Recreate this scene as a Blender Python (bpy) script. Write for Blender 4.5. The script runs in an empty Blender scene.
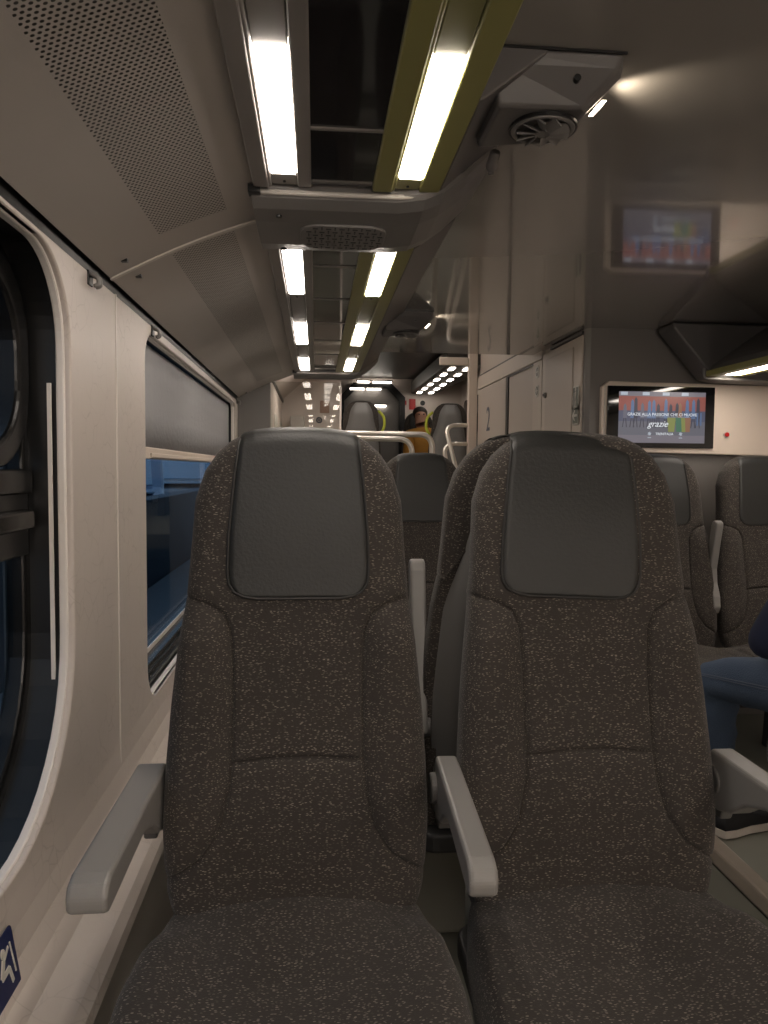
import bpy, bmesh, math, random
from mathutils import Vector, Matrix
random.seed(7)
S = bpy.context.scene
C = S.collection

# ---------------------------------------------------------------- camera, world, exposure
cam_data = bpy.data.cameras.new('camera')
cam_data.sensor_fit = 'AUTO'; cam_data.sensor_width = 36.0
cam_data.lens = 750.0 / 1024.0 * 36.0
cam_data.clip_start = 0.02
cam = bpy.data.objects.new('camera', cam_data); C.objects.link(cam)
cam.matrix_world = (Matrix.Translation((0, 0, 1.22))
                    @ Matrix.Rotation(-math.radians(5.2006), 4, 'Z')
                    @ Matrix.Rotation(math.radians(90 - 3.2361), 4, 'X')
                    @ Matrix.Rotation(math.radians(0.5), 4, 'Z'))
S.camera = cam
S.view_settings.view_transform = 'Standard'
S.view_settings.look = 'None'
S.view_settings.gamma = 1.0
S.view_settings.use_curve_mapping = False
S.view_settings.exposure = 0.0
world = bpy.data.worlds.new('world'); S.world = world; world.use_nodes = True
wb = world.node_tree.nodes['Background']
wb.inputs[0].default_value = (0.42, 0.56, 0.74, 1); wb.inputs[1].default_value = 0.75
LAMP = 25.5          # strength of the light diffusers
WARM = (1.0, 0.89, 0.79, 1)

# ---------------------------------------------------------------- materials
def mat(name, col, rough=0.5, metal=0.0, spec=0.5, emit=None, strength=0, coat=0, bump=0, bscale=60, var=0, trans=0, coatr=.03):
    m = bpy.data.materials.new(name); m.use_nodes = True
    nt = m.node_tree; b = nt.nodes['Principled BSDF']
    b.inputs['Base Color'].default_value = (*col, 1)
    b.inputs['Roughness'].default_value = rough
    b.inputs['Metallic'].default_value = metal
    b.inputs['Specular IOR Level'].default_value = spec
    b.inputs['Coat Weight'].default_value = coat
    b.inputs['Coat Roughness'].default_value = coatr
    if trans: b.inputs['Transmission Weight'].default_value = trans
    if emit:
        b.inputs['Emission Color'].default_value = (*emit, 1)
        b.inputs['Emission Strength'].default_value = strength
    tc = nt.nodes.new('ShaderNodeTexCoord')
    if var:
        n = nt.nodes.new('ShaderNodeTexNoise'); n.inputs['Scale'].default_value = 4; n.inputs['Detail'].default_value = 5
        nt.links.new(tc.outputs['Object'], n.inputs['Vector'])
        mx = nt.nodes.new('ShaderNodeMix'); mx.data_type = 'RGBA'
        mx.inputs[6].default_value = (*[c * (1 - var) for c in col], 1)
        mx.inputs[7].default_value = (*[min(1, c * (1 + var)) for c in col], 1)
        nt.links.new(n.outputs['Fac'], mx.inputs[0]); nt.links.new(mx.outputs[2], b.inputs['Base Color'])
    if bump:
        n = nt.nodes.new('ShaderNodeTexNoise'); n.inputs['Scale'].default_value = bscale; n.inputs['Detail'].default_value = 3
        nt.links.new(tc.outputs['Object'], n.inputs['Vector'])
        bp = nt.nodes.new('ShaderNodeBump'); bp.inputs['Strength'].default_value = bump; bp.inputs['Distance'].default_value = 0.01
        nt.links.new(n.outputs['Fac'], bp.inputs['Height']); nt.links.new(bp.outputs['Normal'], b.inputs['Normal'])
    return m

def fabric(name, base, fleck, sc=(145, 320, 410), dens=0.18):
    m = bpy.data.materials.new(name); m.use_nodes = True
    nt = m.node_tree; b = nt.nodes['Principled BSDF']; L = nt.links.new
    b.inputs['Roughness'].default_value = 0.92; b.inputs['Specular IOR Level'].default_value = 0.2
    b.inputs['Sheen Weight'].default_value = 0.10; b.inputs['Sheen Roughness'].default_value = 0.5
    tc = nt.nodes.new('ShaderNodeTexCoord'); mp = nt.nodes.new('ShaderNodeMapping')
    mp.inputs['Scale'].default_value = sc; L(tc.outputs['Object'], mp.inputs['Vector'])
    v = nt.nodes.new('ShaderNodeTexVoronoi'); v.inputs['Scale'].default_value = 1.0; L(mp.outputs[0], v.inputs['Vector'])
    lt = nt.nodes.new('ShaderNodeMath'); lt.operation = 'LESS_THAN'; lt.inputs[1].default_value = 0.33; L(v.outputs['Distance'], lt.inputs[0])
    sp = nt.nodes.new('ShaderNodeSeparateColor'); L(v.outputs['Color'], sp.inputs[0])
    gt = nt.nodes.new('ShaderNodeMath'); gt.operation = 'GREATER_THAN'; gt.inputs[1].default_value = dens; L(sp.outputs[0], gt.inputs[0])
    ml = nt.nodes.new('ShaderNodeMath'); ml.operation = 'MULTIPLY'; L(lt.outputs[0], ml.inputs[0]); L(gt.outputs[0], ml.inputs[1])
    ml2 = nt.nodes.new('ShaderNodeMath'); ml2.operation = 'MULTIPLY'; L(ml.outputs[0], ml2.inputs[0]); L(sp.outputs[1], ml2.inputs[1])
    n = nt.nodes.new('ShaderNodeTexNoise'); n.inputs['Scale'].default_value = 5; n.inputs['Detail'].default_value = 4; L(tc.outputs['Object'], n.inputs['Vector'])
    m0 = nt.nodes.new('ShaderNodeMix'); m0.data_type = 'RGBA'; L(n.outputs['Fac'], m0.inputs[0])
    m0.inputs[6].default_value = (*[c * .8 for c in base], 1); m0.inputs[7].default_value = (*[c * 1.2 for c in base], 1)
    mx = nt.nodes.new('ShaderNodeMix'); mx.data_type = 'RGBA'; L(ml2.outputs[0], mx.inputs[0])
    L(m0.outputs[2], mx.inputs[6]); mx.inputs[7].default_value = (*fleck, 1)
    L(mx.outputs[2], b.inputs['Base Color'])
    n2 = nt.nodes.new('ShaderNodeTexNoise'); n2.inputs['Scale'].default_value = 420; n2.inputs['Detail'].default_value = 2; L(tc.outputs['Object'], n2.inputs['Vector'])
    ad = nt.nodes.new('ShaderNodeMath'); ad.operation = 'ADD'; L(n2.outputs['Fac'], ad.inputs[0]); L(ml.outputs[0], ad.inputs[1])
    bp = nt.nodes.new('ShaderNodeBump'); bp.inputs['Strength'].default_value = 0.5; bp.inputs['Distance'].default_value = 0.0015
    L(ad.outputs[0], bp.inputs['Height']); L(bp.outputs['Normal'], b.inputs['Normal'])
    return m

def perforated(name, col, hole, uaxis, pitch, rad, stag=True):
    # dotted sheet: holes on a staggered grid in (u, y) object space
    m = mat(name, col, 0.45); nt = m.node_tree; b = nt.nodes['Principled BSDF']; L = nt.links.new
    tc = nt.nodes.new('ShaderNodeTexCoord'); sx = nt.nodes.new('ShaderNodeSeparateXYZ'); L(tc.outputs['Object'], sx.inputs[0])
    def M(op, a, bb=None):
        q = nt.nodes.new('ShaderNodeMath'); q.operation = op
        for i, w in ((0, a), (1, bb)):
            if w is None: continue
            if isinstance(w, (int, float)): q.inputs[i].default_value = w
            else: L(w, q.inputs[i])
        return q.outputs[0]
    u = M('DIVIDE', sx.outputs['XZ'.index(uaxis) * 2], pitch[0]); v = M('DIVIDE', sx.outputs[1], pitch[1])
    row = M('FLOOR', v); off = M('MULTIPLY', M('MODULO', M('ABSOLUTE', row), 2.0), 0.5 if stag else 0.0)
    fu = M('MULTIPLY', M('SUBTRACT', M('FRACT', M('ADD', u, off)), .5), pitch[0])
    fv = M('MULTIPLY', M('SUBTRACT', M('FRACT', v), .5), pitch[1])
    d = M('SQRT', M('ADD', M('MULTIPLY', fu, fu), M('MULTIPLY', fv, fv)))
    h = M('LESS_THAN', d, rad)
    mx = nt.nodes.new('ShaderNodeMix'); mx.data_type = 'RGBA'; L(h, mx.inputs[0])
    mx.inputs[6].default_value = (*col, 1); mx.inputs[7].default_value = (*hole, 1); L(mx.outputs[2], b.inputs['Base Color'])
    return m

def wall_laminate():
    m = mat('cream_laminate', (.60, .535, .485), 0.42); nt = m.node_tree; b = nt.nodes['Principled BSDF']; L = nt.links.new
    tc = nt.nodes.new('ShaderNodeTexCoord')
    n = nt.nodes.new('ShaderNodeTexNoise'); n.inputs['Scale'].default_value = 9; L(tc.outputs['Object'], n.inputs['Vector'])
    mixv = nt.nodes.new('ShaderNodeMix'); mixv.data_type = 'VECTOR'; mixv.inputs[0].default_value = 0.06
    L(tc.outputs['Object'], mixv.inputs[4]); L(n.outputs['Color'], mixv.inputs[5])
    v = nt.nodes.new('ShaderNodeTexVoronoi'); v.feature = 'DISTANCE_TO_EDGE'; v.inputs['Scale'].default_value = 20; L(mixv.outputs[1], v.inputs['Vector'])
    r = nt.nodes.new('ShaderNodeValToRGB'); r.color_ramp.elements[0].position = 0; r.color_ramp.elements[1].position = .035
    r.color_ramp.elements[0].color = (.50, .44, .395, 1); r.color_ramp.elements[1].color = (.60, .535, .485, 1)
    L(v.outputs['Distance'], r.inputs[0])
    n3 = nt.nodes.new('ShaderNodeTexNoise'); n3.inputs['Scale'].default_value = 6; n3.inputs['Detail'].default_value = 3; L(tc.outputs['Object'], n3.inputs['Vector'])
    rr = nt.nodes.new('ShaderNodeValToRGB'); rr.color_ramp.elements[0].position = .42; rr.color_ramp.elements[1].position = .62; L(n3.outputs['Fac'], rr.inputs[0])
    mx = nt.nodes.new('ShaderNodeMix'); mx.data_type = 'RGBA'; L(rr.outputs[0], mx.inputs[0])
    mx.inputs[6].default_value = (.60, .535, .485, 1); L(r.outputs[0], mx.inputs[7]); L(mx.outputs[2], b.inputs['Base Color'])
    return m

M = {}
M['laminate'] = wall_laminate()
M['cream'] = mat('cream_paint', (.72, .62, .53), .4)
M['white_trim'] = mat('white_trim', (.78, .73, .68), .35)
M['wall_grey'] = mat('grey_lower_wall', (.42, .39, .345), .5, var=.08)
M['ceiling_gloss'] = mat('glossy_ceiling_laminate', (.28, .26, .238), .22, spec=.9, coat=1.0, bump=.10, bscale=3.5, coatr=.06)
M['ceiling_panel'] = mat('taupe_ceiling_panel', (.445, .410, .375), .45, var=.04)
M['perf'] = perforated('perforated_taupe_panel', (.445, .410, .375), (.03, .027, .024), 'X', (.0088, .0088), .0027)
M['rib'] = mat('ceiling_rib', (.60, .56, .51), .4)
M['black_gap'] = mat('black_rubber', (.008, .008, .008), .35)
M['black_gloss'] = mat('black_gloss_frame', (.007, .007, .007), .25, spec=.32)
M['grey_plastic'] = mat('dark_grey_plastic', (.15, .14, .135), .45, var=.05)
M['fairing'] = mat('slate_grey_fairing', (.115, .108, .105), .40)
M['bar_grey'] = mat('mid_grey_crossbar', (.19, .18, .172), .38)
M['strip_grey'] = mat('grey_light_channel', (.27, .25, .232), .35)
M['strip_cover'] = mat('grey_channel_cover', (.25, .23, .21), .4)
M['olive'] = mat('olive_green_light_channel', (.30, .285, .10), .38)
M['olive_cover'] = mat('olive_green_channel_cover', (.24, .23, .085), .4)
M['smoked'] = mat('smoked_glass', (.012, .011, .013), .06, spec=.7)
M['lamp'] = mat('warm_light_diffuser', (.8, .75, .68), .5, emit=WARM[:3], strength=LAMP)
M['lamp_far'] = mat('far_light_diffuser', (.8, .75, .68), .5, emit=(1, .9, .78), strength=LAMP * .45)
M['spot'] = mat('small_spot_lens', (.9, .85, .75), .4, emit=(1, .82, .62), strength=14)
M['fabric'] = fabric('dark_brown_flecked_fabric', (.045, .039, .0345), (.23, .20, .17))
M['leather'] = mat('charcoal_leatherette', (.0155, .016, .0152), .48, spec=.45, bump=.10, bscale=160, var=.10)
M['piping'] = mat('black_seam_piping', (.018, .017, .016), .6)
M['shell'] = mat('grey_seat_shell', (.17, .166, .16), .42)
M['seat_pan'] = mat('dark_seat_pan', (.03, .03, .03), .5)
M['arm'] = mat('pale_grey_armrest', (.235, .225, .215), .38)
M['arm_dark'] = mat('grey_armrest_pivot', (.12, .115, .11), .4)
M['steel'] = mat('brushed_steel', (.75, .71, .65), .38, metal=.85)
M['floor'] = mat('grey_green_vinyl_floor', (.17, .167, .14), .55, var=.12)
M['floor_strip'] = mat('pale_step_nosing', (.33, .28, .23), .4)
M['door_grey'] = mat('taupe_cabinet_laminate', (.48, .42, .365), .38)
M['door_grey2'] = mat('taupe_cabinet_edge', (.55, .485, .42), .38)
M['door_end'] = mat('taupe_end_bulkhead', (.15, .14, .13), .45)
M['wall_dark'] = mat('slate_bulkhead', (.17, .158, .148), .42)
M['screen_glass'] = mat('black_screen_glass', (.004, .004, .005), .05, spec=.6)
M['red'] = mat('red_button', (.55, .01, .01), .35)
M['signwhite'] = mat('sign_white', (.62, .60, .54), .45)
M['signgreen'] = mat('sign_grey_green', (.085, .10, .075), .45)
M['signblue'] = mat('sign_navy_blue', (.010, .018, .085), .4)
M['numeral'] = mat('blue_grey_numeral', (.05, .07, .11), .4)
M['poster'] = mat('brown_red_poster', (.42, .27, .20), .5)
M['redsign'] = mat('red_safety_sign', (.50, .03, .03), .5)
M['yellow'] = mat('yellow_green_handle', (.52, .56, .06), .4)
M['far_white'] = mat('pale_end_wall', (.74, .65, .59), .45)
M['far_grey'] = mat('grey_far_ceiling', (.12, .11, .10), .45, spec=.4)
M['blind'] = mat('grey_blind_fabric', (.36, .36, .37), .8, bump=.2, bscale=40)
M['jeans'] = mat('blue_denim', (.055, .085, .14), .85, var=.45, bump=.4, bscale=260)
M['navy'] = mat('navy_sleeve', (.010, .016, .045), .8)
M['skin'] = mat('skin', (.42, .22, .15), .5)
M['hair'] = mat('dark_brown_hair', (.02, .012, .008), .6)
M['shoe'] = mat('black_canvas_shoe', (.008, .008, .010), .7)
M['sole'] = mat('white_rubber_sole', (.55, .50, .45), .5)
M['orange'] = mat('mustard_jacket', (.42, .20, .03), .8)
M['concrete'] = mat('platform_concrete', (.22, .25, .28), .8, var=.15)
M['asphalt'] = mat('wet_asphalt', (.08, .11, .15), .6, var=.2)
M['tyre'] = mat('tyre_rubber', (.01, .01, .01), .7)
M['carglass'] = mat('car_glass', (.35, .5, .65), .08, spec=.8)
def glass(name, tint, ior=.9):
    m = bpy.data.materials.new(name); m.use_nodes = True; nt = m.node_tree; nt.nodes.clear()
    o = nt.nodes.new('ShaderNodeOutputMaterial'); t = nt.nodes.new('ShaderNodeBsdfTransparent'); g = nt.nodes.new('ShaderNodeBsdfGlossy')
    g.inputs['Roughness'].default_value = 0.0; t.inputs[0].default_value = (*tint, 1)
    # grazing-angle reflection, the same from both sides of the pane
    gm = nt.nodes.new('ShaderNodeNewGeometry'); dp = nt.nodes.new('ShaderNodeVectorMath'); dp.operation = 'DOT_PRODUCT'
    nt.links.new(gm.outputs['Normal'], dp.inputs[0]); nt.links.new(gm.outputs['Incoming'], dp.inputs[1])
    def MM(op, a, k):
        q = nt.nodes.new('ShaderNodeMath'); q.operation = op; nt.links.new(a, q.inputs[0])
        if k is not None: q.inputs[1].default_value = k
        return q
    ab = MM('ABSOLUTE', dp.outputs['Value'], None); ng = MM('MULTIPLY', ab.outputs[0], -1); on = MM('ADD', ng.outputs[0], 1)
    pw = MM('POWER', on.outputs[0], 5); sc_ = MM('MULTIPLY', pw.outputs[0], ior); f = MM('ADD', sc_.outputs[0], .025)
    mx = nt.nodes.new('ShaderNodeMixShader'); nt.links.new(f.outputs[0], mx.inputs[0])
    nt.links.new(t.outputs[0], mx.inputs[1]); nt.links.new(g.outputs[0], mx.inputs[2]); nt.links.new(mx.outputs[0], o.inputs[0])
    return m
M['glass'] = glass('tinted_window_glass', (.70, .77, .82), .45)
M['glass_clear'] = glass('clear_partition_glass', (.88, .88, .86))

# ---------------------------------------------------------------- mesh helpers
def new(): return bmesh.new()
def box(bm, x0, x1, y0, y1, z0, z1, mi=0):
    x0, x1 = sorted((x0, x1)); y0, y1 = sorted((y0, y1)); z0, z1 = sorted((z0, z1))
    v = [bm.verts.new(p) for p in ((x0,y0,z0),(x1,y0,z0),(x1,y1,z0),(x0,y1,z0),(x0,y0,z1),(x1,y0,z1),(x1,y1,z1),(x0,y1,z1))]
    for f in ((3,2,1,0),(4,5,6,7),(0,1,5,4),(1,2,6,5),(2,3,7,6),(3,0,4,7)):
        bm.faces.new([v[i] for i in f]).material_index = mi
    return bm
def prism(bm, poly, axis, a, b, mi=0):
    """extrude a 2-D polygon along an axis; poly coords are the two other axes in xyz order"""
    def P(p, w):
        q = list(p); q.insert('xyz'.index(axis), w); return q
    A = [bm.verts.new(P(p, a)) for p in poly]; B = [bm.verts.new(P(p, b)) for p in poly]
    n = len(poly); fs = []
    fs.append(bm.faces.new(A)); fs.append(bm.faces.new(B[::-1]))
    for i in range(n): fs.append(bm.faces.new((A[i], B[i], B[(i+1) % n], A[(i+1) % n])))
    for f in fs: f.material_index = mi
    bmesh.ops.recalc_face_normals(bm, faces=fs)
    return bm
def rrect(a0, a1, b0, b1, r, n=6, rs=None):
    rs = rs or (r, r, r, r); out = []
    for (ca, cb, r_, s) in ((a1, b1, rs[0], 0), (a0, b1, rs[1], 90), (a0, b0, rs[2], 180), (a1, b0, rs[3], 270)):
        ox = ca - r_ if s in (0, 270) else ca + r_; oy = cb - r_ if s in (0, 90) else cb + r_
        for k in range(n + 1):
            t = math.radians(s + 90 * k / n); out.append((ox + r_ * math.cos(t), oy + r_ * math.sin(t)))
    return out
def ring(bm, outer, inner, axis, a, b, mi=0):
    """frame between two equal-length closed outlines, extruded along axis"""
    def P(p, w):
        q = list(p); q.insert('xyz'.index(axis), w); return q
    L = [[bm.verts.new(P(p, w)) for p in o] for o, w in ((outer, a), (inner, a), (inner, b), (outer, b))]
    n = len(outer); fs = []
    for k in range(4):
        X, Y = L[k], L[(k+1) % 4]
        for i in range(n): fs.append(bm.faces.new((X[i], X[(i+1) % n], Y[(i+1) % n], Y[i])))
    for f in fs: f.material_index = mi
    bmesh.ops.recalc_face_normals(bm, faces=fs)
    return bm
def tube(bm, pts, r, n=12, mi=0, cap=True):
    pts = [Vector(p) for p in pts]; rad = r if isinstance(r, (list, tuple)) else [r] * len(pts)
    up = None; rings = []
    for i, p in enumerate(pts):
        d = (pts[min(i+1, len(pts)-1)] - pts[max(i-1, 0)]).normalized()
        if up is None: up = d.orthogonal().normalized()
        up = (up - d * up.dot(d)).normalized(); s = d.cross(up)
        rings.append([bm.verts.new(p + rad[i] * (math.cos(2*math.pi*k/n) * up + math.sin(2*math.pi*k/n) * s)) for k in range(n)])
    fs = []
    for a, b in zip(rings, rings[1:]):
        for k in range(n): fs.append(bm.faces.new((a[k], a[(k+1) % n], b[(k+1) % n], b[k])))
    if cap: fs += [bm.faces.new(rings[0][::-1]), bm.faces.new(rings[-1])]
    for f in fs: f.material_index = mi
    bmesh.ops.recalc_face_normals(bm, faces=fs)
    return bm
def bend(pts, r=.08, n=6):
    """round the corners of a polyline"""
    pts = [Vector(p) for p in pts]; out = [pts[0]]
    for a, b, c in zip(pts, pts[1:], pts[2:]):
        u = (a - b).normalized(); w = (c - b).normalized()
        rr = min(r, (a-b).length * .49, (c-b).length * .49)
        p0, p2 = b + u * rr, b + w * rr
        for k in range(n + 1):
            t = k / n; out.append((1-t)**2 * p0 + 2*t*(1-t) * b + t*t * p2)
    out.append(pts[-1]); return out
def cyl(bm, c, axis, r, h, n=24, mi=0):
    c = Vector(c); d = Vector([1 if a == axis else 0 for a in 'xyz']) * h / 2
    return tube(bm, [c - d, c + d], r, n, mi)
def disc_ring(bm, c, axis, r0, r1, h, n=24, mi=0):
    ia = 'xyz'.index(axis); cc = [c[i] for i in range(3) if i != ia]
    o = [(cc[0] + r1*math.cos(2*math.pi*k/n), cc[1] + r1*math.sin(2*math.pi*k/n)) for k in range(n)]
    i_ = [(cc[0] + r0*math.cos(2*math.pi*k/n), cc[1] + r0*math.sin(2*math.pi*k/n)) for k in range(n)]
    return ring(bm, o, i_, axis, c[ia] - h/2, c[ia] + h/2, mi)
def obj(name, bm, m, parent=None, bevel=0, seg=2, smooth=False, origin=None):
    bmesh.ops.recalc_face_normals(bm, faces=bm.faces)
    if origin is not None: bmesh.ops.translate(bm, verts=bm.verts, vec=-Vector(origin))
    me = bpy.data.meshes.new(name); bm.to_mesh(me); bm.free()
    for mm in (m if isinstance(m, (list, tuple)) else [m]): me.materials.append(mm)
    o = bpy.data.objects.new(name, me); C.objects.link(o)
    if origin is not None: o.location = origin
    if smooth:
        for p in me.polygons: p.use_smooth = True
    if bevel:
        b = o.modifiers.new('bevel', 'BEVEL'); b.width = bevel; b.segments = seg; b.limit_method = 'ANGLE'; b.angle_limit = math.radians(40)
        b.harden_normals = False
    if parent: o.parent = parent
    return o
def tag(o, label, cat, group=None):
    o['label'] = label; o['category'] = cat
    if group: o['group'] = group
    return o
def thing(name, label, cat, loc=(0, 0, 0), group=None):
    o = bpy.data.objects.new(name, None); C.objects.link(o); o.location = loc; o.empty_display_size = .05
    return tag(o, label, cat, group)
def struct(name, bm, m, parent=None, **k):
    o = obj(name, bm, m, parent, **k)
    if not parent: o['kind'] = 'structure'
    return o
def copy_tree(o, parent=None):
    c = o.copy(); C.objects.link(c); c.parent = parent
    for ch in list(o.children): copy_tree(ch, c)
    return c
def lerp(tab, x):
    if x <= tab[0][0]: return tab[0][1]
    for (a, b), (c, d) in zip(tab, tab[1:]):
        if x <= c: return b + (d - b) * (x - a) / (c - a)
    return tab[-1][1]
def sm(a, b, x):
    t = max(0, min(1, (x - a) / (b - a))); return t*t*(3-2*t)
def segd(p, a, b):
    ax, ay = a; bx, by = b; dx, dy = bx-ax, by-ay
    t = max(0, min(1, ((p[0]-ax)*dx + (p[1]-ay)*dy) / (dx*dx+dy*dy)))
    return math.hypot(p[0]-ax-t*dx, p[1]-ay-t*dy)

# ================================================================ THE SETTING
YB = -2.2      # bulkhead behind the viewer
CZ = 1.91      # glossy ceiling
# floor: seat decks, lower aisle, upper landing
bm = new(); box(bm, -.38, 1.235, YB, 5.0, -.12, 0); box(bm, 1.29, 2.38, YB, 3.62, -.12, 0)
box(bm, .80, 1.30, 5.0, 5.3, -.20, .10); box(bm, -.40, 1.30, 5.0, 5.3, -.2, .10)
floor = struct('floor', bm, M['floor'])
bm = new(); box(bm, 1.235, 1.29, YB, 3.55, .0, .055)
o = struct('trim_1', bm, M['floor_strip'], bevel=.008)
bm = new(); 
for k in range(4): box(bm, .2, 1.29, 5.3 + k*.22, 6.2, .10 + .145*k - .07, .10 + .145*(k+1))
o = struct('floor_steps', bm, M['floor'])
bm = new(); box(bm, -.45, 2.45, 6.2, 12.1, .56, .68)
struct('floor_landing', bm, M['floor'])

# left wall with two window openings (x = -.50), profile bulging into a ledge below
def wall_with_holes(x_in, x_out, y0, y1, z0, z1, holes, name, m):
    cu = bpy.data.curves.new('tmp', 'CURVE'); cu.dimensions = '2D'; cu.fill_mode = 'BOTH'
    def sp(pts):
        s = cu.splines.new('POLY'); s.points.add(len(pts) - 1)
        for i, p in enumerate(pts): s.points[i].co = (p[0], p[1], 0, 1)
        s.use_cyclic_u = True
    sp([(y0, z0), (y1, z0), (y1, z1), (y0, z1)])
    for h in holes: sp(h)
    cu.extrude = abs(x_in - x_out) / 2
    t = bpy.data.objects.new('tmp', cu); C.objects.link(t)
    dg = bpy.context.evaluated_depsgraph_get(); me = bpy.data.meshes.new_from_object(t.evaluated_get(dg))
    bpy.data.objects.remove(t); 
    R = Matrix(((0, 0, 1, (x_in + x_out) / 2), (1, 0, 0, 0), (0, 1, 0, 0), (0, 0, 0, 1)))
    me.transform(R); me.name = name; me.materials.clear(); me.materials.append(m)
    b = bmesh.new(); b.from_mesh(me); bmesh.ops.remove_doubles(b, verts=b.verts, dist=1e-5); bmesh.ops.recalc_face_normals(b, faces=b.faces); b.to_mesh(me); b.free()
    o = bpy.data.objects.new(name, me); C.objects.link(o); return o
W1 = rrect(-.55, 1.600, .535, 1.640, .2, 10, (.17, .17, .34, .34))
W2 = rrect(2.275, 4.78, .505, 1.622, .1, 8, (.08, .10, .13, .12))
wl = wall_with_holes(-.50, -.525, YB, 4.98, .50, 1.651, [W1, W2], 'wall_left', M['laminate']); wl['kind'] = 'structure'
bv = wl.modifiers.new('bevel', 'BEVEL'); bv.width = .006; bv.segments = 3; bv.limit_method = 'ANGLE'; bv.angle_limit = math.radians(50)
# lower bulge, ledge and recessed plinth
prof = [(-.525, .505), (-.50, .505), (-.497, .45), (-.488, .405), (-.470, .375), (-.445, .355), (-.41, .340), (-.385, .333), (-.368, .322), (-.362, .305), (-.375, .285), (-.525, .285)]
bm = new(); prism(bm, prof, 'y', YB, 4.98)
o = struct('wall_left_ledge', bm, M['laminate'], wl)
bm = new(); box(bm, -.525, -.378, YB, 4.98, -.15, .286)
struct('wall_left_plinth', bm, M['wall_grey'], wl)
# vertical joint between wall panels
bm = new(); box(bm, -.501, -.4975, 1.946, 1.953, .42, 1.65); struct('panel_joint', bm, M['white_trim'], wl)
bm = new(); box(bm, -.5012, -.4990, 1.9535, 1.9565, .508, 1.65); struct('panel_joint', bm, M['black_gap'], wl)
# outer skin of the carriage around the windows
bm = new(); box(bm, -.66, -.63, YB, 5.0, -.2, .49); box(bm, -.66, -.63, YB, 5.0, 1.66, 2.05); box(bm, -.66, -.63, 1.645, 2.22, .49, 1.66); box(bm, -.66, -.63, 4.80, 5.0, .49, 1.66); box(bm, -.66, -.63, YB, -.60, .49, 1.66)
struct('wall_outer', bm, M['wall_dark'])

def offset(o, dy, dz, cy, cz):
    return [((p[0]-cy) * (1 - dy) + cy, (p[1]-cz) * (1 - dz) + cz) for p in o]
# window 1 : white reveal, black deep frame, gasket, transom, two panes
w1 = bpy.data.objects.new('window_1', None); C.objects.link(w1); w1['kind'] = 'structure'
def rr1(i, extra=0): return rrect(-.55 + i, 1.600 - i, .535 + i, 1.640 - i, .2, 10, tuple(max(.03, q - i*.7) for q in (.17, .17, .34, .34)))
bm = new(); ring(bm, rr1(-.012), rr1(.004), 'x', -.530, -.512); struct('window_reveal', bm, M['white_trim'], w1, bevel=.004)
bm = new(); ring(bm, rr1(-.02), rr1(-.006), 'x', -.640, -.531); struct('window_liner', bm, M['black_gap'], w1)
bm = new(); box(bm, -.546, -.538, 1.592, 1.597, .70, 1.39); struct('blind_guide', bm, M['white_trim'], w1)
bm = new(); ring(bm, rr1(-.018), rr1(.018), 'x', -.630, -.590); struct('window_frame', bm, M['black_gloss'], w1, bevel=.008, seg=3)
bm = new(); ring(bm, rrect(-.52, 1.585, 1.215, 1.620, .16, 10), rrect(-.47, 1.530, 1.262, 1.570, .125, 10), 'x', -.625, -.575); struct('hopper_frame', bm, M['black_gloss'], w1, bevel=.010, seg=3)
bm = new(); box(bm, -.625, -.572, -.53, 1.585, 1.165, 1.215); struct('transom_bar', bm, M['black_gloss'], w1, bevel=.008, seg=3)
bm = new(); box(bm, -.625, -.560, -.53, 1.56, 1.095, 1.135); struct('transom_bar', bm, M['black_gloss'], w1, bevel=.008, seg=3)
bm = new(); box(bm, -.628, -.585, -.53, 1.59, 1.04, 1.17); struct('transom_plate', bm, M['black_gap'], w1, bevel=.004)
bm = new(); box(bm, -.617, -.612, -.52, 1.59, .55, 1.63); struct('window_pane', bm, M['glass'], w1)
# window 2
w2 = bpy.data.objects.new('window_2', None); C.objects.link(w2); w2['kind'] = 'structure'
def rr2(i): return rrect(2.275 + i, 4.78 - i, .505 + i, 1.622 - i, .1, 8, tuple(max(.02, q - i*.7) for q in (.08, .10, .13, .12)))
bm = new(); ring(bm, rr2(-.012), rr2(.004), 'x', -.530, -.512); struct('window_reveal', bm, M['white_trim'], w2, bevel=.004)
bm = new(); ring(bm, rr2(-.02), rr2(-.004), 'x', -.640, -.531); struct('window_liner', bm, M['black_gap'], w2)
bm = new(); ring(bm, rr2(-.018), rr2(.040), 'x', -.630, -.590); struct('window_frame', bm, M['black_gloss'], w2, bevel=.006, seg=2)
bm = new()
for k in range(3): box(bm, -.632, -.560 + .012*k, 2.30, 4.76, .500 + .0*k, .555 - .014*k)
struct('window_sill', bm, M['black_gloss'], w2, bevel=.003)
bm = new(); box(bm, -.603, -.599, 2.30, 4.76, .552, .572); struct('sill_strip', bm, M['white_trim'], w2)
bm = new(); box(bm, -.617, -.612, 2.29, 4.77, .52, 1.61); struct('window_pane', bm, M['glass'], w2)
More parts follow.
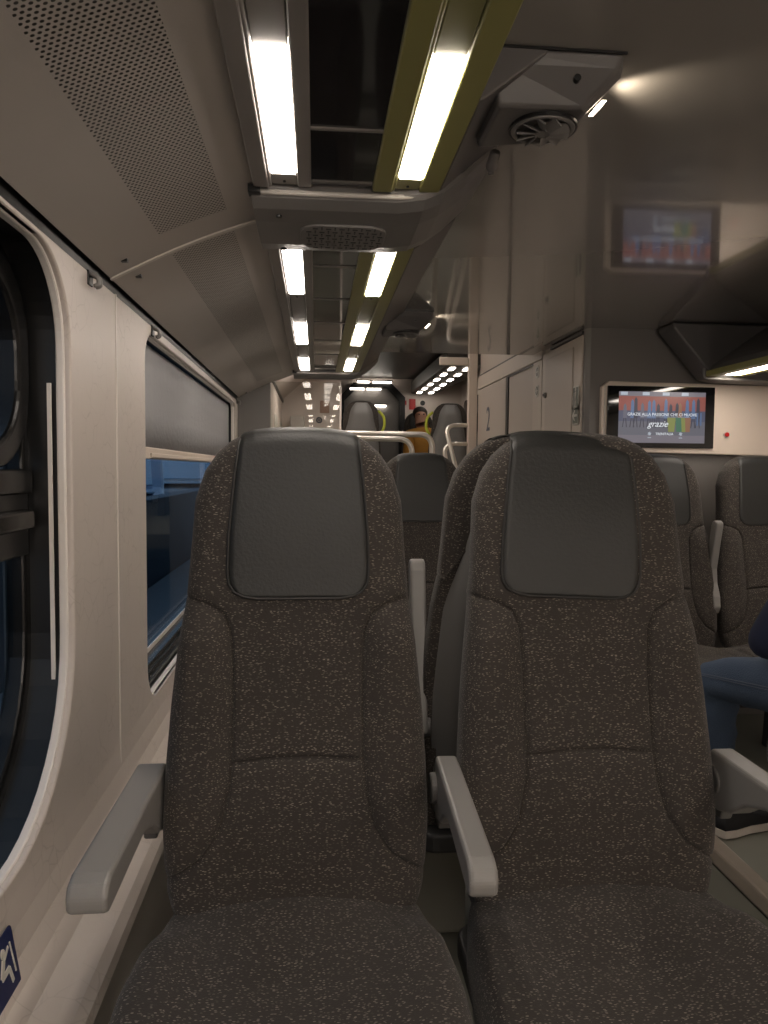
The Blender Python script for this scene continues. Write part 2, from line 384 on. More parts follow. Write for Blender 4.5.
# roller blind
rb = thing('roller_blind', 'pale grey roller blind pulled halfway down the far left window', 'blind', (-.54, 3.5, 1.28))
bm = new(); N = 60
ys = [2.283 + (4.765-2.283)*i/N for i in range(N+1)]
zs = [1.285, 1.40, 1.50, 1.615]
for a in range(N):
    for b_ in range(3):
        q = [(-.545 + .0012*math.sin(y*60), y, z) for y, z in ((ys[a], zs[b_]), (ys[a+1], zs[b_]), (ys[a+1], zs[b_+1]), (ys[a], zs[b_+1]))]
        bm.faces.new([bm.verts.new(p) for p in q])
bmesh.ops.remove_doubles(bm, verts=bm.verts, dist=1e-5)
o = obj('blind_fabric', bm, M['blind'], rb, smooth=True, origin=rb.location); o.location = (0, 0, 0)
sd = o.modifiers.new('solid', 'SOLIDIFY'); sd.thickness = .002
bm = new(); box(bm, -.552, -.536, 2.285, 4.76, 1.248, 1.286); box(bm, -.556, -.530, 2.50, 4.70, 1.252, 1.268)
o = obj('bottom_bar', bm, M['cream'], rb, bevel=.003, origin=rb.location); o.location = (0, 0, 0)

# black shadow gap + sloping ceiling panels on the left
bm = new(); box(bm, -.56, -.504, YB, 4.98, 1.640, 1.71); struct('trim_2', bm, M['black_gap'])
XL, ZL, XR, ZR = -.492, 1.672, -.130, 1.829
def cp(t): # slightly bowed panel section
    x = XL + (XR-XL)*t; z = ZL + (ZR-ZL)*t + .010*math.sin(math.pi*t); return x, z
def panel(y0, y1, p0, p1, label, first):
    t = thing('ceiling_panel', label, 'ceiling panel', (-.32, (y0+y1)/2, 1.76), None)
    def strip(name, t0, t1, ya, yb, m):
        b = new(); n = 10; rows = []
        for i in range(n+1):
            x, z = cp(t0 + (t1-t0)*i/n); rows.append([b.verts.new((x, y, z + dz)) for y, dz in ((ya, 0), (yb, 0), (yb, .008), (ya, .008))])
        for r1, r2 in zip(rows, rows[1:]):
            for k in range(4): b.faces.new((r1[k], r1[(k+1) % 4], r2[(k+1) % 4], r2[k]))
        b.faces.new(rows[0]); b.faces.new(rows[-1][::-1])
        o = obj(name, b, m, t, smooth=False, origin=t.location); o.location = (0, 0, 0); return o
    strip('lower_sheet', 0, .385, y0, y1, M['ceiling_panel']); strip('upper_sheet', .80, 1, y0, y1, M['ceiling_panel'])
    strip('end_sheet', .385, .80, y0, p0, M['ceiling_panel']); strip('end_sheet', .385, .80, p1, y1, M['ceiling_panel'])
    strip('perforated_sheet', .385, .80, p0, p1, M['perf'])
    for yy in ((y0 + .06), (y1 - .065)):
        b = new(); x, z = cp(.13); box(b, x-.004, x+.010, yy-.006, yy+.006, z-.0035, z+.004)
        o = obj('slot', b, M['black_gap'], t, origin=t.location); o.location = (0, 0, 0)
panel(-.15, 1.875, -.10, 1.755, 'perforated ceiling panel above the near left window', True)
panel(1.89, 4.90, 1.89 + .02, 4.60, 'perforated ceiling panel above the far left window', False)
panel(YB, -.165, YB + .1, -.25, 'perforated ceiling panel overhead at the viewer seat', False)
bm = new()
for yy in (-.165, 1.875):
    n = 12; prev = None
    for i in range(n+1):
        x, z = cp(i/n); r = [bm.verts.new(q) for q in ((x, yy, z-.004), (x, yy+.015, z-.004), (x, yy+.015, z+.01), (x, yy, z+.01))]
        if prev:
            for k in range(4): bm.faces.new((prev[k], prev[(k+1) % 4], r[(k+1) % 4], r[k]))
        prev = r
struct('trim_3', bm, M['rib'])

# glossy ceiling on the aisle side and roof over everything
bm = new(); box(bm, .20, 2.40, YB, 4.43, CZ, CZ + .03); struct('ceiling', bm, M['ceiling_gloss'])
bm = new(); box(bm, -.66, 2.45, YB, 4.45, 2.02, 2.06); struct('ceiling_roof', bm, M['wall_dark'])
bm = new(); box(bm, -.66, 2.45, 4.40, 4.43, CZ + .031, 2.75); struct('ceiling_upstand', bm, M['far_grey'])
# bulkhead behind the viewer, right wall
bm = new(); box(bm, -.66, 2.45, YB - .05, YB, -.2, 2.06); struct('wall_back', bm, M['cream'])
wr = wall_with_holes(2.36, 2.385, YB, 3.6, -.15, CZ, [], 'wall_right', M['laminate']); wr['kind'] = 'structure'

# technical block on the right: bulkhead carrying the screen, and the side with cabinet doors
bm = new(); prism(bm, [(1.30, 3.60), (1.30, 3.568), (1.318, 3.55), (2.36, 3.55), (2.36, 3.60)], 'z', -.15, CZ); struct('wall_screen', bm, M['wall_dark'])
bm = new(); box(bm, 1.31, 1.36, 3.60, 5.97, -.15, 2.75); ws = struct('wall_cabinet', bm, M['door_grey'])
bm = new(); box(bm, 1.292, 1.312, 3.60, 4.245, -.08, 1.885); struct('corner_panel', bm, M['door_grey2'], ws, bevel=.004)
bm = new(); box(bm, 1.286, 1.2935, 3.72, 4.17, .15, 1.845); struct('cabinet_door', bm, M['door_grey'], ws, bevel=.003)
bm = new(); box(bm, 1.290, 1.312, 3.60, 4.10, 1.89, 1.904); struct('shadow_gap', bm, M['black_gap'], ws)
bm = new(); box(bm, 1.290, 1.312, 4.255, 5.97, 1.865, 1.965); struct('door_rail', bm, M['door_grey2'], ws, bevel=.003)
bm = new(); box(bm, 1.300, 1.312, 4.43, 5.97, 1.967, 1.980); struct('shadow_gap', bm, M['black_gap'], ws)
bm = new(); box(bm, 1.292, 1.312, 4.255, 4.43, -.08, 1.862); struct('door_jamb', bm, M['door_grey2'], ws, bevel=.003)
bm = new(); box(bm, 1.303, 1.311, 4.44, 5.03, -.08, 1.855); struct('sliding_door', bm, M['door_grey'], ws, bevel=.003)
bm = new(); box(bm, 1.296, 1.312, 5.035, 5.085, -.08, 1.86); struct('door_slot', bm, M['black_gap'], ws)
bm = new(); box(bm, 1.294, 1.312, 5.09, 5.97, -.08, 1.86); struct('door_panel', bm, M['door_grey'], ws, bevel=.003)
bm = new(); box(bm, 1.293, 1.304, 4.44, 5.03, 1.852, 1.862); struct('shadow_gap', bm, M['black_gap'], ws)
# lock on the cabinet
bm = new(); cyl(bm, (1.282, 4.15, 1.645), 'x', .016, .012); cyl(bm, (1.274, 4.15, 1.645), 'x', .007, .012)
o = obj('door_knob', bm, M['grey_plastic'], ws)

# post, header and upper walls beyond the stairs
bm = new(); box(bm, 1.215, 1.285, 5.96, 6.02, .68, 2.30); struct('trim_4', bm, M['cream'], bevel=.006)
bm = new(); box(bm, .98, 1.212, 5.97, 6.01, 2.06, 2.12); struct('trim_5', bm, M['cream'], bevel=.005)
bm = new(); box(bm, -.66, 2.45, 4.43, 12.1, 2.66, 2.70); struct('ceiling_far', bm, M['far_grey'])
bm = new(); box(bm, -.60, 2.45, 11.95, 12.1, .66, 2.68); struct('wall_far', bm, M['far_white'])
bm = new(); box(bm, 2.32, 2.40, 6.0, 12.0, .66, 2.66); wfr = struct('wall_right_far', bm, M['far_white'])
bm = new(); prism(bm, rrect(10.2, 11.7, 1.60, 2.30, .12, 6), 'x', 2.305, 2.322); struct('window_panel', bm, M['black_gloss'], wfr)
bm = new(); prism(bm, rrect(8.0, 9.6, 1.60, 2.30, .12, 6), 'x', 2.305, 2.322); struct('window_panel', bm, M['black_gloss'], wfr)
bm = new(); box(bm, 1.30, 2.40, 5.97, 6.03, .66, 1.25); struct('wall_block_end', bm, M['door_grey'])
# left end of this saloon: grey bulkhead pieces + corridor beyond
bm = new(); box(bm, -.525, -.296, 4.88, 4.97, -.1, 1.86); box(bm, -.66, .20, 4.88, 4.97, 1.86, 2.7); struct('wall_end_left', bm, M['door_end'])
bm = new(); box(bm, -.46, -.40, 4.98, 9.05, -.1, 2.03); wc = struct('wall_corridor', bm, M['far_white'])
for k in range(4):
    bm = new(); prism(bm, rrect(5.5 + k*.9, 6.0 + k*.9, 1.1, 1.75, .08, 5), 'x', -.402, -.393); struct('corridor_window', bm, M['signwhite'], wc)
bm = new(); box(bm, -.401, -.385, 4.98, 9.0, 2.0, 2.03); struct('corridor_gap', bm, M['black_gap'], wc)
bm = new(); prism(bm, [(-.42, 2.02), (-.1, 2.30), (.16, 2.30), (.16, 2.36), (-.42, 2.36)], 'y', 4.98, 9.0); struct('ceiling_corridor', bm, M['far_white'])
bm = new(); box(bm, -.45, .29, 9.0, 9.06, .66, 2.40); wp = struct('wall_partition', bm, M['far_white'])
bm = new(); box(bm, -.30, -.135, 8.75, 9.0, .68, 1.83); o = tag(obj('storage_locker', bm, M['ceiling_panel'], bevel=.01), 'small grey locker in the corner beyond the glass screen', 'locker')
# octagonal gangway portal in the far wall
po = bpy.data.objects.new('door_1', None); C.objects.link(po); po['kind'] = 'structure'
def octo(a0, a1, b0, b1, c): return [(a1-c, b1), (a0+c, b1), (a0, b1-c), (a0, b0), (a1, b0), (a1, b1-c)]
bm = new(); ring(bm, octo(.36, 1.40, .68, 2.58, .22), octo(.44, 1.31, .68, 2.50, .20), 'y', 11.86, 11.95); struct('portal_frame', bm, M['black_gloss'], po)
bm = new(); prism(bm, octo(.44, 1.31, .78, 2.50, .20), 'y', 11.93, 11.945); struct('portal_glass', bm, M['wall_dark'], po)

bm = new(); box(bm, 2.45, 2.50, YB, 12.1, -.2, 2.7); struct('wall_outer_right', bm, M['wall_dark'])
bm = new(); box(bm, -.66, -.61, 5.0, 12.1, -.2, 2.7); struct('wall_outer_left', bm, M['wall_dark'])
bm = new(); box(bm, -.66, 2.5, 12.1, 12.15, -.26, 2.7); struct('wall_outer_end', bm, M['wall_dark'])
bm = new(); box(bm, -.66, 2.5, YB, 12.1, -.26, -.21); struct('floor_under', bm, M['wall_dark'])
# ================================================================ LIGHT RACK (left, above the seats)
ZLt = 1.82
def light_rack(y0, y1, lights, label, fair0=None, xo=0, zo=0, mirror=1, group=None):
    t = thing('luggage_rack', label, 'luggage rack', (xo, (y0+y1)/2, ZLt + zo), group)
    O = Vector((0, (y0+y1)/2, ZLt))
    def add(name, b, m, **k):
        bmesh.ops.translate(b, verts=b.verts, vec=-O)
        if mirror < 0: bmesh.ops.scale(b, verts=b.verts, vec=(-1, 1, 1))
        return obj(name, b, m, t, **k)
    # left (grey) channel: two flanges round the recessed lights
    def channel(xa, xb, la, lb, m, mc, nm):
        b = new(); box(b, xa, la, y0, y1, ZLt-.003, ZLt+.03); box(b, lb, xb, y0, y1, ZLt-.003, ZLt+.03)
        box(b, xa, la-.006, y0, y1, ZLt-.006, ZLt+.0); 
        c = add(nm, b, m, bevel=.003)
        cuts = [y0] + [q for l in lights for q in l] + [y1]
        for a, e in zip(cuts[::2], cuts[1::2]):
            if e - a < .02: continue
            b = new(); box(b, la + .001, lb - .001, a, e, ZLt+.002, ZLt+.022); add('channel_cover', b, mc, bevel=.0025)
            b = new(); cyl(b, ((la+lb)/2, min(e-.02, a+.06), ZLt+.001), 'z', .003, .004, 8); add('screw', b, M['black_gap'])
        for a, e in lights:
            b = new(); prism(b, [(la+.001, ZLt+.000), (la+.004, ZLt-.004), (lb-.004, ZLt-.004), (lb-.001, ZLt+.000), (lb-.001, ZLt+.02), (la+.001, ZLt+.02)], 'y', a+.003, e-.003); add('light_diffuser', b, M['lamp'])
    channel(-.134, -.012, -.095, -.041, M['strip_grey'], M['strip_cover'], 'light_channel')
    channel(.118, .262, .166, .218, M['olive'], M['olive_cover'], 'olive_light_channel')
    b = new(); box(b, -.012, .118, y0, y1, ZLt+.004, ZLt+.010); add('smoked_glass', b, M['smoked'])
    b = new(); prism(b, [(-.134, ZLt+.031), (-.134, CZ+.06), (.30, CZ+.06), (.262, ZLt+.031)], 'y', y0, y1); add('rack_housing', b, M['grey_plastic'])
    if fair0 is not None:
        b = new(); prism(b, [(.2625, ZLt-.002), (.272, ZLt+.004), (.375, CZ-.008), (.375, CZ-.001), (.2625, CZ-.001)], 'y', max(fair0, y0), y1); add('side_fairing', b, M['fairing'], bevel=.004)
    # cross ribs seen in the smoked glass
    n = max(1, int((y1-y0)/.42))
    for i in range(n):
        b = new(); yy = y0 + (i + .5) * (y1-y0)/n; box(b, -.012, .118, yy-.004, yy+.004, ZLt+.0005, ZLt+.004); add('glass_rib', b, M['strip_cover'])
    return t
r1 = light_rack(.02, 1.64, [(.10, .56), (1.115, 1.57)], 'near overhead rack with smoked glass between grey and olive light strips', fair0=1.235)
r2 = light_rack(2.06, 4.66, [(2.12, 2.62), (3.17, 3.66), (4.16, 4.60)], 'further overhead rack beyond the speaker crossbar, with three lights per strip', fair0=2.06)
r0 = light_rack(-2.15, -.30, [(-1.95, -1.48), (-.95, -.47)], 'overhead rack behind the viewer')

def crossbar(y0, y1, label, end=False, x0=-.140, x1=.285):
    t = thing('speaker_crossbar', label, 'crossbar', (.07, (y0+y1)/2, 1.80)); O = t.location.copy()
    def add(name, b, m, **k):
        o = obj(name, b, m, t, origin=O, **k); o.location = (0, 0, 0); return o
    b = new(); prof = [(y0, 1.836), (y0, 1.812), (y0+.012, 1.803), (y0+.05, 1.792), (y0+.12, 1.786), (y1-.10, 1.786), (y1-.02, 1.796), (y1, 1.81), (y1, 1.836)]
    # body with rounded right end sweeping up into the fairing
    secs = [(x0, 0), (x0+.012, -.0), (.18, 0), (.235, .003), (.275, .016), (.32, .045), (.365, .085), (.38, .105)]
    rings_ = []
    for i, (x, dz) in enumerate(secs):
        sk = .0 if x < .2 else (x-.2) * .9
        rings_.append([b.verts.new((x, p[0] - (sk if x > .2 else 0) * .5 + (0), min(p[1] + dz, CZ-.003 + .0*dz) if j not in (0, 8) else max(1.836, min(1.836 + dz, CZ-.002)))) for j, p in enumerate(prof)])
    for a, c in zip(rings_, rings_[1:]):
        for k in range(9): b.faces.new((a[k], a[(k+1) % 9], c[(k+1) % 9], c[k]))
    b.faces.new(rings_[0]); b.faces.new(rings_[-1][::-1])
    add('crossbar_body', b, M['bar_grey'], bevel=.004)
    b = new(); tube(b, bend([(x0+.004, y0+.004, 1.812), (.20, y0+.004, 1.812), (.262, y0-.012, 1.822)], .05), .006, 10); add('rim', b, M['rib'], smooth=True)
    b = new(); box(b, x0-.006, x0+.02, y0-.012, y0+.02, 1.806, 1.822); add('end_clip', b, M['black_gap'])
    if not end:
        b = new(); prism(b, rrect(-.04, .165, y0+.12, y0+.30, .05, 6), 'z', 1.780, 1.788); add('grille', b, M['bar_grey'], bevel=.003)
        b = new()
        for i in range(12):
            for j in range(7):
                xx = -.025 + i*.0155; yy = y0+.135 + j*.0245
                if (i in (0, 11)) and j in (0, 6): continue
                if (i + j) % 2: box(b, xx, xx+.012, yy, yy+.005, 1.7788, 1.7805)
                else: box(b, xx+.004, xx+.0075, yy-.008, yy+.010, 1.7788, 1.7805)
        add('grille_slots', b, M['black_gap'])
        for yy in (y0+.08, y1-.06):
            b = new(); cyl(b, (-.085, yy, 1.786), 'z', .007, .004, 12); add('screw', b, M['black_gap'])
    return t
crossbar(1.655, 2.045, 'grey crossbar with oval speaker grille under the overhead rack')
crossbar(4.68, 4.86, 'plain grey crossbar closing the far end of the overhead rack', end=True)
crossbar(-.28, 0.0, 'grey crossbar between racks above the viewer', end=True)

def pod(yc, label):
    t = thing('ceiling_pod', label, 'ceiling pod', (.40, yc, CZ)); O = t.location.copy()
    def add(name, b, m, **k):
        o = obj(name, b, m, t, origin=O, **k); o.location = (0, 0, 0); return o
    b = new(); ya, yb = yc - .09, yc + .10
    # top outline on ceiling and lower outline
    top = [(.29, ya), (.505, ya), (.515, ya+.03), (.50, yb), (.29, yb+.02)]
    mid = [(.29, ya+.008), (.500, ya+.010), (.512, ya+.035), (.497, yb-.01), (.29, yb+.012)]
    bot = [(.30, ya+.03), (.448, ya+.045), (.462, ya+.06), (.450, yb-.02), (.30, yb)]
    zb = [1.826, 1.834, 1.838, 1.834, 1.824]; zm = [1.885, 1.888, 1.886, 1.885, 1.885]
    R = [[b.verts.new((p[0], p[1], CZ-.0015)) for p in top], [b.verts.new((p[0], p[1], zm[i])) for i, p in enumerate(mid)], [b.verts.new((p[0], p[1], zb[i])) for i, p in enumerate(bot)]]
    for p, q in zip(R, R[1:]):
        for k in range(5): b.faces.new((p[k], p[(k+1) % 5], q[(k+1) % 5], q[k]))
    b.faces.new(R[0]); b.faces.new(R[-1][::-1])
    add('pod_body', b, M['fairing'], bevel=.008, seg=3)
    b = new(); box(b, .29, .508, ya-.003, ya+.001, CZ-.0045, CZ-.001); add('seam', b, M['black_gap'])
    c = (.398, yc+.010, 1.826)
    b = new(); disc_ring(b, c, 'z', .047, .056, .012, 32); add('vent_ring', b, M['bar_grey'], bevel=.003)
    b = new(); disc_ring(b, c, 'z', .056, .060, .006, 32); add('vent_gap', b, M['black_gap'])
    b = new(); cyl(b, (c[0], c[1], c[2]-.002), 'z', .014, .016, 16)
    for k in range(10):
        a = 2*math.pi*k/10; d = Vector((math.cos(a), math.sin(a), 0)); n_ = Vector((-d.y, d.x, 0)); p = Vector(c)
        q = [p + d*.012 - n_*.006, p + d*.047 - n_*.010, p + d*.047 + n_*.006 + Vector((0, 0, -.012)), p + d*.012 + n_*.004 + Vector((0, 0, -.010))]
        V = [b.verts.new(v) for v in q] + [b.verts.new(v + Vector((0, 0, -.003))) for v in q]
        for f in ((0,1,2,3), (7,6,5,4), (0,4,5,1), (1,5,6,2), (2,6,7,3), (3,7,4,0)): b.faces.new([V[i] for i in f])
    add('vent_blades', b, M['bar_grey'])
    b = new(); cyl(b, (.43, ya+.018, 1.872), 'y', .006, .010, 12); add('screw', b, M['black_gap'])
    b = new(); prism(b, [(ya+.07, 1.856), (yb-.08, 1.856), (yb-.085, 1.868), (ya+.075, 1.868)], 'x', .492, .500); 
    for v in b.verts: v.co.x -= (1.868 - v.co.z) * 1.0 - .004
    add('spot_lens', b, M['spot'])
    ld = bpy.data.lights.new('pod_spot', 'SPOT'); ld.energy = 1.5; ld.color = (1, .85, .66); ld.spot_size = math.radians(95); ld.spot_blend = .9; ld.shadow_soft_size = .012
    lo = bpy.data.objects.new('pod_spot', ld); C.objects.link(lo); lo.parent = t
    lo.location = (.115, .01, -.030); lo.rotation_euler = Vector((1, .1, .28)).to_track_quat('-Z', 'Y').to_euler()
    return t
pod(1.325, 'dark grey ceiling pod with round air vent and glowing spot, nearest the viewer')
pod(3.36, 'dark grey ceiling pod beside the further overhead rack')
# small latch below the pod
bm = new(); tube(bm, [(.352, 1.50, 1.850), (.352, 1.53, 1.835), (.357, 1.56, 1.840)], [.010, .012, .008], 10); cyl(bm, (.352, 1.535, 1.828), 'z', .006, .016, 10)
tag(obj('ceiling_latch', bm, M['grey_plastic'], smooth=True), 'small dark latch hanging from the rack side behind the round air vent', 'latch')

# right-hand rack over the seats across the aisle
t = thing('luggage_rack', 'overhead rack with olive light strip in front of the screen wall', 'luggage rack', (2.1, 2.2, 1.65)); O = t.location.copy()
def addr(name, b, m, **k):
    o = obj(name, b, m, t, origin=O, **k); o.location = (0, 0, 0); return o
b = new(); prism(b, [(1.635, CZ-.002), (1.635, 1.885), (1.835, 1.662), (1.89, 1.652), (2.355, 1.640), (2.355, CZ-.002)], 'y', 3.36, 3.513); addr('end_hood', b, M['fairing'], bevel=.010, seg=3)
b = new(); box(b, 1.635, 2.355, 3.355, 3.361, CZ-.006, CZ-.001); addr('seam', b, M['black_gap'])
b = new(); prism(b, [(1.81, 1.690), (1.98, 1.690), (2.355, 1.680), (2.355, CZ-.002), (2.10, CZ-.002), (1.83, 1.72)], 'y', YB+.01, 3.355); addr('rack_housing', b, M['fairing'], bevel=.004)
b = new(); box(b, 1.795, 1.845, YB+.01, 3.355, 1.662, 1.6895); box(b, 1.845, 1.93, YB+.01, 3.355, 1.676, 1.6895); box(b, 1.93, 1.97, YB+.01, 3.355, 1.662, 1.6895); addr('olive_light_channel', b, M['olive'], bevel=.003)
b = new(); tube(b, bend([(1.785, 3.352, 1.70), (1.785, 3.352, 1.655), (2.34, 3.352, 1.645)], .03), .007, 8); addr('rim', b, M['bar_grey'], smooth=True)
for yy in (-1.9, -.85, .20, 1.25, 2.30):
    for k in ((yy, yy+.49),):
        b = new(); box(b, 1.848, 1.927, k[0], k[1], 1.666, 1.676); addr('light_diffuser', b, M['lamp'])
b = new(); box(b, 1.848, 1.927, 2.93, 3.30, 1.666, 1.676); addr('light_diffuser', b, M['lamp'])

# ================================================================ SMALL WALL FITTINGS
def hook(y, z, label):
    t = thing('coat_hook', label, 'coat hook', (-.50, y, z), 'coat hooks under the ceiling edge')
    b = new(); box(b, -.002, .004, -.016, .016, -.014, .018); obj('hook_plate', b, M['black_gap'], t, bevel=.002)
    b = new()
    for s in (-1, 1):
        tube(b, bend([(.003, s*.008, .010), (.022, s*.008, .004), (.022, s*.008, -.014), (.012, s*.008, -.016)], .008, 3), .0045, 8)
    obj('hook_prongs', b, M['arm'], t, smooth=True)
hook(1.735, 1.634, 'double coat hook between the two left windows, nearest the viewer')
hook(2.375, 1.634, 'double coat hook above the near corner of the far left window')
hook(4.83, 1.640, 'double coat hook at the far end of the left wall')

# blue pictogram sticker on the lower left wall
st = thing('pictogram_sticker', 'navy blue sticker with white seated figure under the near left window', 'sticker', (-.4865, 1.165, .425))
st.rotation_euler = (0, 0, 0)
def sq(name, polys, m, dx):
    b = new()
    # sticker plane follows the slope: normal between +x and +z
    ex = Vector((0, 1, 0)); ez = Vector((-.16, 0, .987)); n = Vector((.987, 0, .16))
    for pl in polys:
        A = [b.verts.new(ex*p[0] + ez*p[1] + n*dx) for p in pl]; B = [b.verts.new(ex*p[0] + ez*p[1] + n*(dx-.0015)) for p in pl]
        b.faces.new(A); b.faces.new(B[::-1])
        for i in range(len(pl)): b.faces.new((A[i], B[i], B[(i+1) % len(pl)], A[(i+1) % len(pl)]))
    return obj(name, b, m, st)
sq('sticker_panel', [rrect(-.065, .062, -.045, .055, .008, 4)], M['signblue'], .004)
def circ(cx, cy, r, n=14): return [(cx + r*math.cos(2*math.pi*k/n), cy + r*math.sin(2*math.pi*k/n)) for k in range(n)]
def bar(a, b_, w):
    d = Vector((b_[0]-a[0], b_[1]-a[1])).normalized(); n = Vector((-d.y, d.x)) * w/2
    return [(a[0]+n.x, a[1]+n.y), (b_[0]+n.x, b_[1]+n.y), (b_[0]-n.x, b_[1]-n.y), (a[0]-n.x, a[1]-n.y)]
F_ = [circ(.010, .030, .010), bar((.008, .018), (-.012, -.010), .014), bar((-.012, -.010), (.028, -.008), .011), bar((.028, -.008), (.036, -.040), .010), bar((.006, .014), (.040, .030), .006), bar((.050, .034), (.056, -.03), .004)]
sq('pictogram', [[(p[0]*.68 + .012, p[1]*.8 + .006) for p in f] for f in F_], M['signwhite'], .0055)
sq('caption', [bar((-.055, -.054), (.01, -.054), .004), bar((.02, -.054), (.055, -.054), .004)], M['numeral'], .004)

# ---- information panel and screen
PX = thing('information_panel', 'cream wall panel holding the passenger screen and red button', 'panel', (1.85, 3.54, 1.46)); O = PX.location.copy()
def addp(name, b, m, parent=PX, **k):
    o = obj(name, b, m, parent, origin=O, **k); o.location = (0, 0, 0); return o
b = new(); prism(b, [(1.40, 1.655), (1.365, 1.628), (1.365, 1.318), (2.355, 1.300), (2.355, 1.630), (2.20, 1.645)], 'y', 3.515, 3.5495); addp('cream_board', b, M['cream'], bevel=.006, seg=2)
b = new(); box(b, 1.377, 1.380, 3.512, 3.516, 1.33, 1.640); addp('board_groove', b, M['rib'])
SC = thing('passenger_screen', 'wide black information screen showing a red and grey advert', 'screen', (1.68, 3.512, 1.485))
def adds(name, b, m, **k):
    o = obj(name, b, m, SC, origin=SC.location, **k); o.location = (0, 0, 0); return o
SX0, SX1, SZ0, SZ1 = 1.390, 1.925, 1.336, 1.631
b = new(); box(b, SX0, SX1, 3.502, 3.514, SZ0, SZ1); adds('screen_glass', b, M['screen_glass'], bevel=.002)
IX0, IX1, IZ0, IZ1 = 1.444, 1.878, 1.360, 1.605
def em(name, c, s=.9): return mat(name, (0.01, .01, .01), .3, emit=c, strength=s)
cols = [(.16, .16, .22), (.36, .10, .08), (.10, .11, .18), (.17, .17, .21), (.62, .70, .80), (.05, .05, .08), (.30, .33, .10), (.08, .22, .14), (.34, .17, .10), (.12, .20, .38), (.24, .22, .26)]
EM = [em('screen_colour', c, .62) for c in cols]
b = new(); lay = [0]
def q(x0, x1, z0, z1, mi, pts=None):
    W, H = IX1-IX0, IZ1-IZ0; lay[0] += 1; y = 3.5014 - lay[0]*.000004
    P = pts or [(x0, z0), (x1, z0), (x1, z1), (x0, z1)]
    b.faces.new([b.verts.new((IX0 + p[0]*W, y, IZ0 + p[1]*H)) for p in P]).material_index = mi
q(0, 1, 0, 1, 3); q(0, 1, .90, 1, 10); q(0, 1, .63, .91, 1); q(0, 1, .40, .63, 2); q(0, 1, .28, .42, 3); q(0, 1, 0, .15, 10)
for a in (.02, .27, .50, .72): q(a, a+.08, .93, .99, 4)
rnd = random.Random(3)
for i in range(14):
    a = .08 + i*.064 + rnd.uniform(-.015, .015); c = rnd.choice((5, 5, 2, 9, 0, 5, 8)); h = rnd.uniform(.70, .86)
    q(0, 0, 0, 0, c, [(a-.022, .48), (a+.024, .48), (a+.018, h), (a, h+.05), (a-.015, h)])
    q(0, 0, 0, 0, 5, [(a-.016, .48), (a-.004, .48), (a-.020, .30), (a-.030, .30)]); q(0, 0, 0, 0, 5, [(a+.004, .48), (a+.016, .48), (a+.026, .30), (a+.016, .30)])
for a, c, w in ((.61, 6, .05), (.70, 7, .045), (.76, 6, .04), (.80, 8, .035)): q(0, 0, 0, 0, c, [(a-w*.7, .22), (a+w*.7, .22), (a+w, .50), (a-w, .50)])
for a in (.90, .94): q(a, a+.02, .35, .60, 9)
for a in (.36, .72): # petal marks
    for k in range(6):
        t_ = k*math.pi/3 + .3; q(0, 0, 0, 0, 4, [(a, .18), (a+.012*math.cos(t_-.5), .18+.024*math.sin(t_-.5)), (a+.026*math.cos(t_), .18+.048*math.sin(t_)), (a+.012*math.cos(t_+.5), .18+.024*math.sin(t_+.5))])
        b.faces.ensure_lookup_table()
for a in (.36, .72): q(a-.02, a+.02, .095, .11, 4)
q(.25, .82, .508, .514, 4)
adds('screen_picture', b, EM)
def text(s, size, loc, m, parent, name, rot=(math.pi/2, 0, 0), shear=0, ext=.0003, align='CENTER'):
    cu = bpy.data.curves.new('t', 'FONT'); cu.body = s; cu.size = size; cu.align_x = align; cu.extrude = ext; cu.shear = shear
    t_ = bpy.data.objects.new('t', cu); C.objects.link(t_)
    me = bpy.data.meshes.new_from_object(t_.evaluated_get(bpy.context.evaluated_depsgraph_get())); bpy.data.objects.remove(t_)
    me.materials.clear(); me.materials.append(m); o = bpy.data.objects.new(name, me); C.objects.link(o)
    o.rotation_euler = rot; o.parent = parent; o.location = Vector(loc) - (parent.location if parent else Vector()); return o
WT = em('screen_white', (.85, .9, .95), .85)
text('GRAZIE ALLA PASSIONE CHE CI MUOVE', .0195, (1.662, 3.5008, 1.490), WT, SC, 'screen_text')
text('grazie', .042, (1.640, 3.5008, 1.438), WT, SC, 'screen_text', shear=.4)
text('TRENITALIA', .0165, (1.675, 3.5008, 1.398), WT, SC, 'screen_text')
b = new(); cyl(b, (2.018, 3.508, 1.408), 'y', .011, .012, 20)
o = adds('tmp', b, M['red']); bpy.data.objects.remove(o)
rbn = thing('red_button', 'round red push button on the cream panel right of the screen', 'button', (1.995, 3.512, 1.405))
b = new(); cyl(b, (0, -.004, 0), 'y', .011, .012, 20); obj('button_cap', b, M['red'], rbn, bevel=.002)
b = new(); disc_ring(b, (0, 0, 0), 'y', .011, .0145, .006, 24); obj('button_ring', b, M['rib'], rbn)

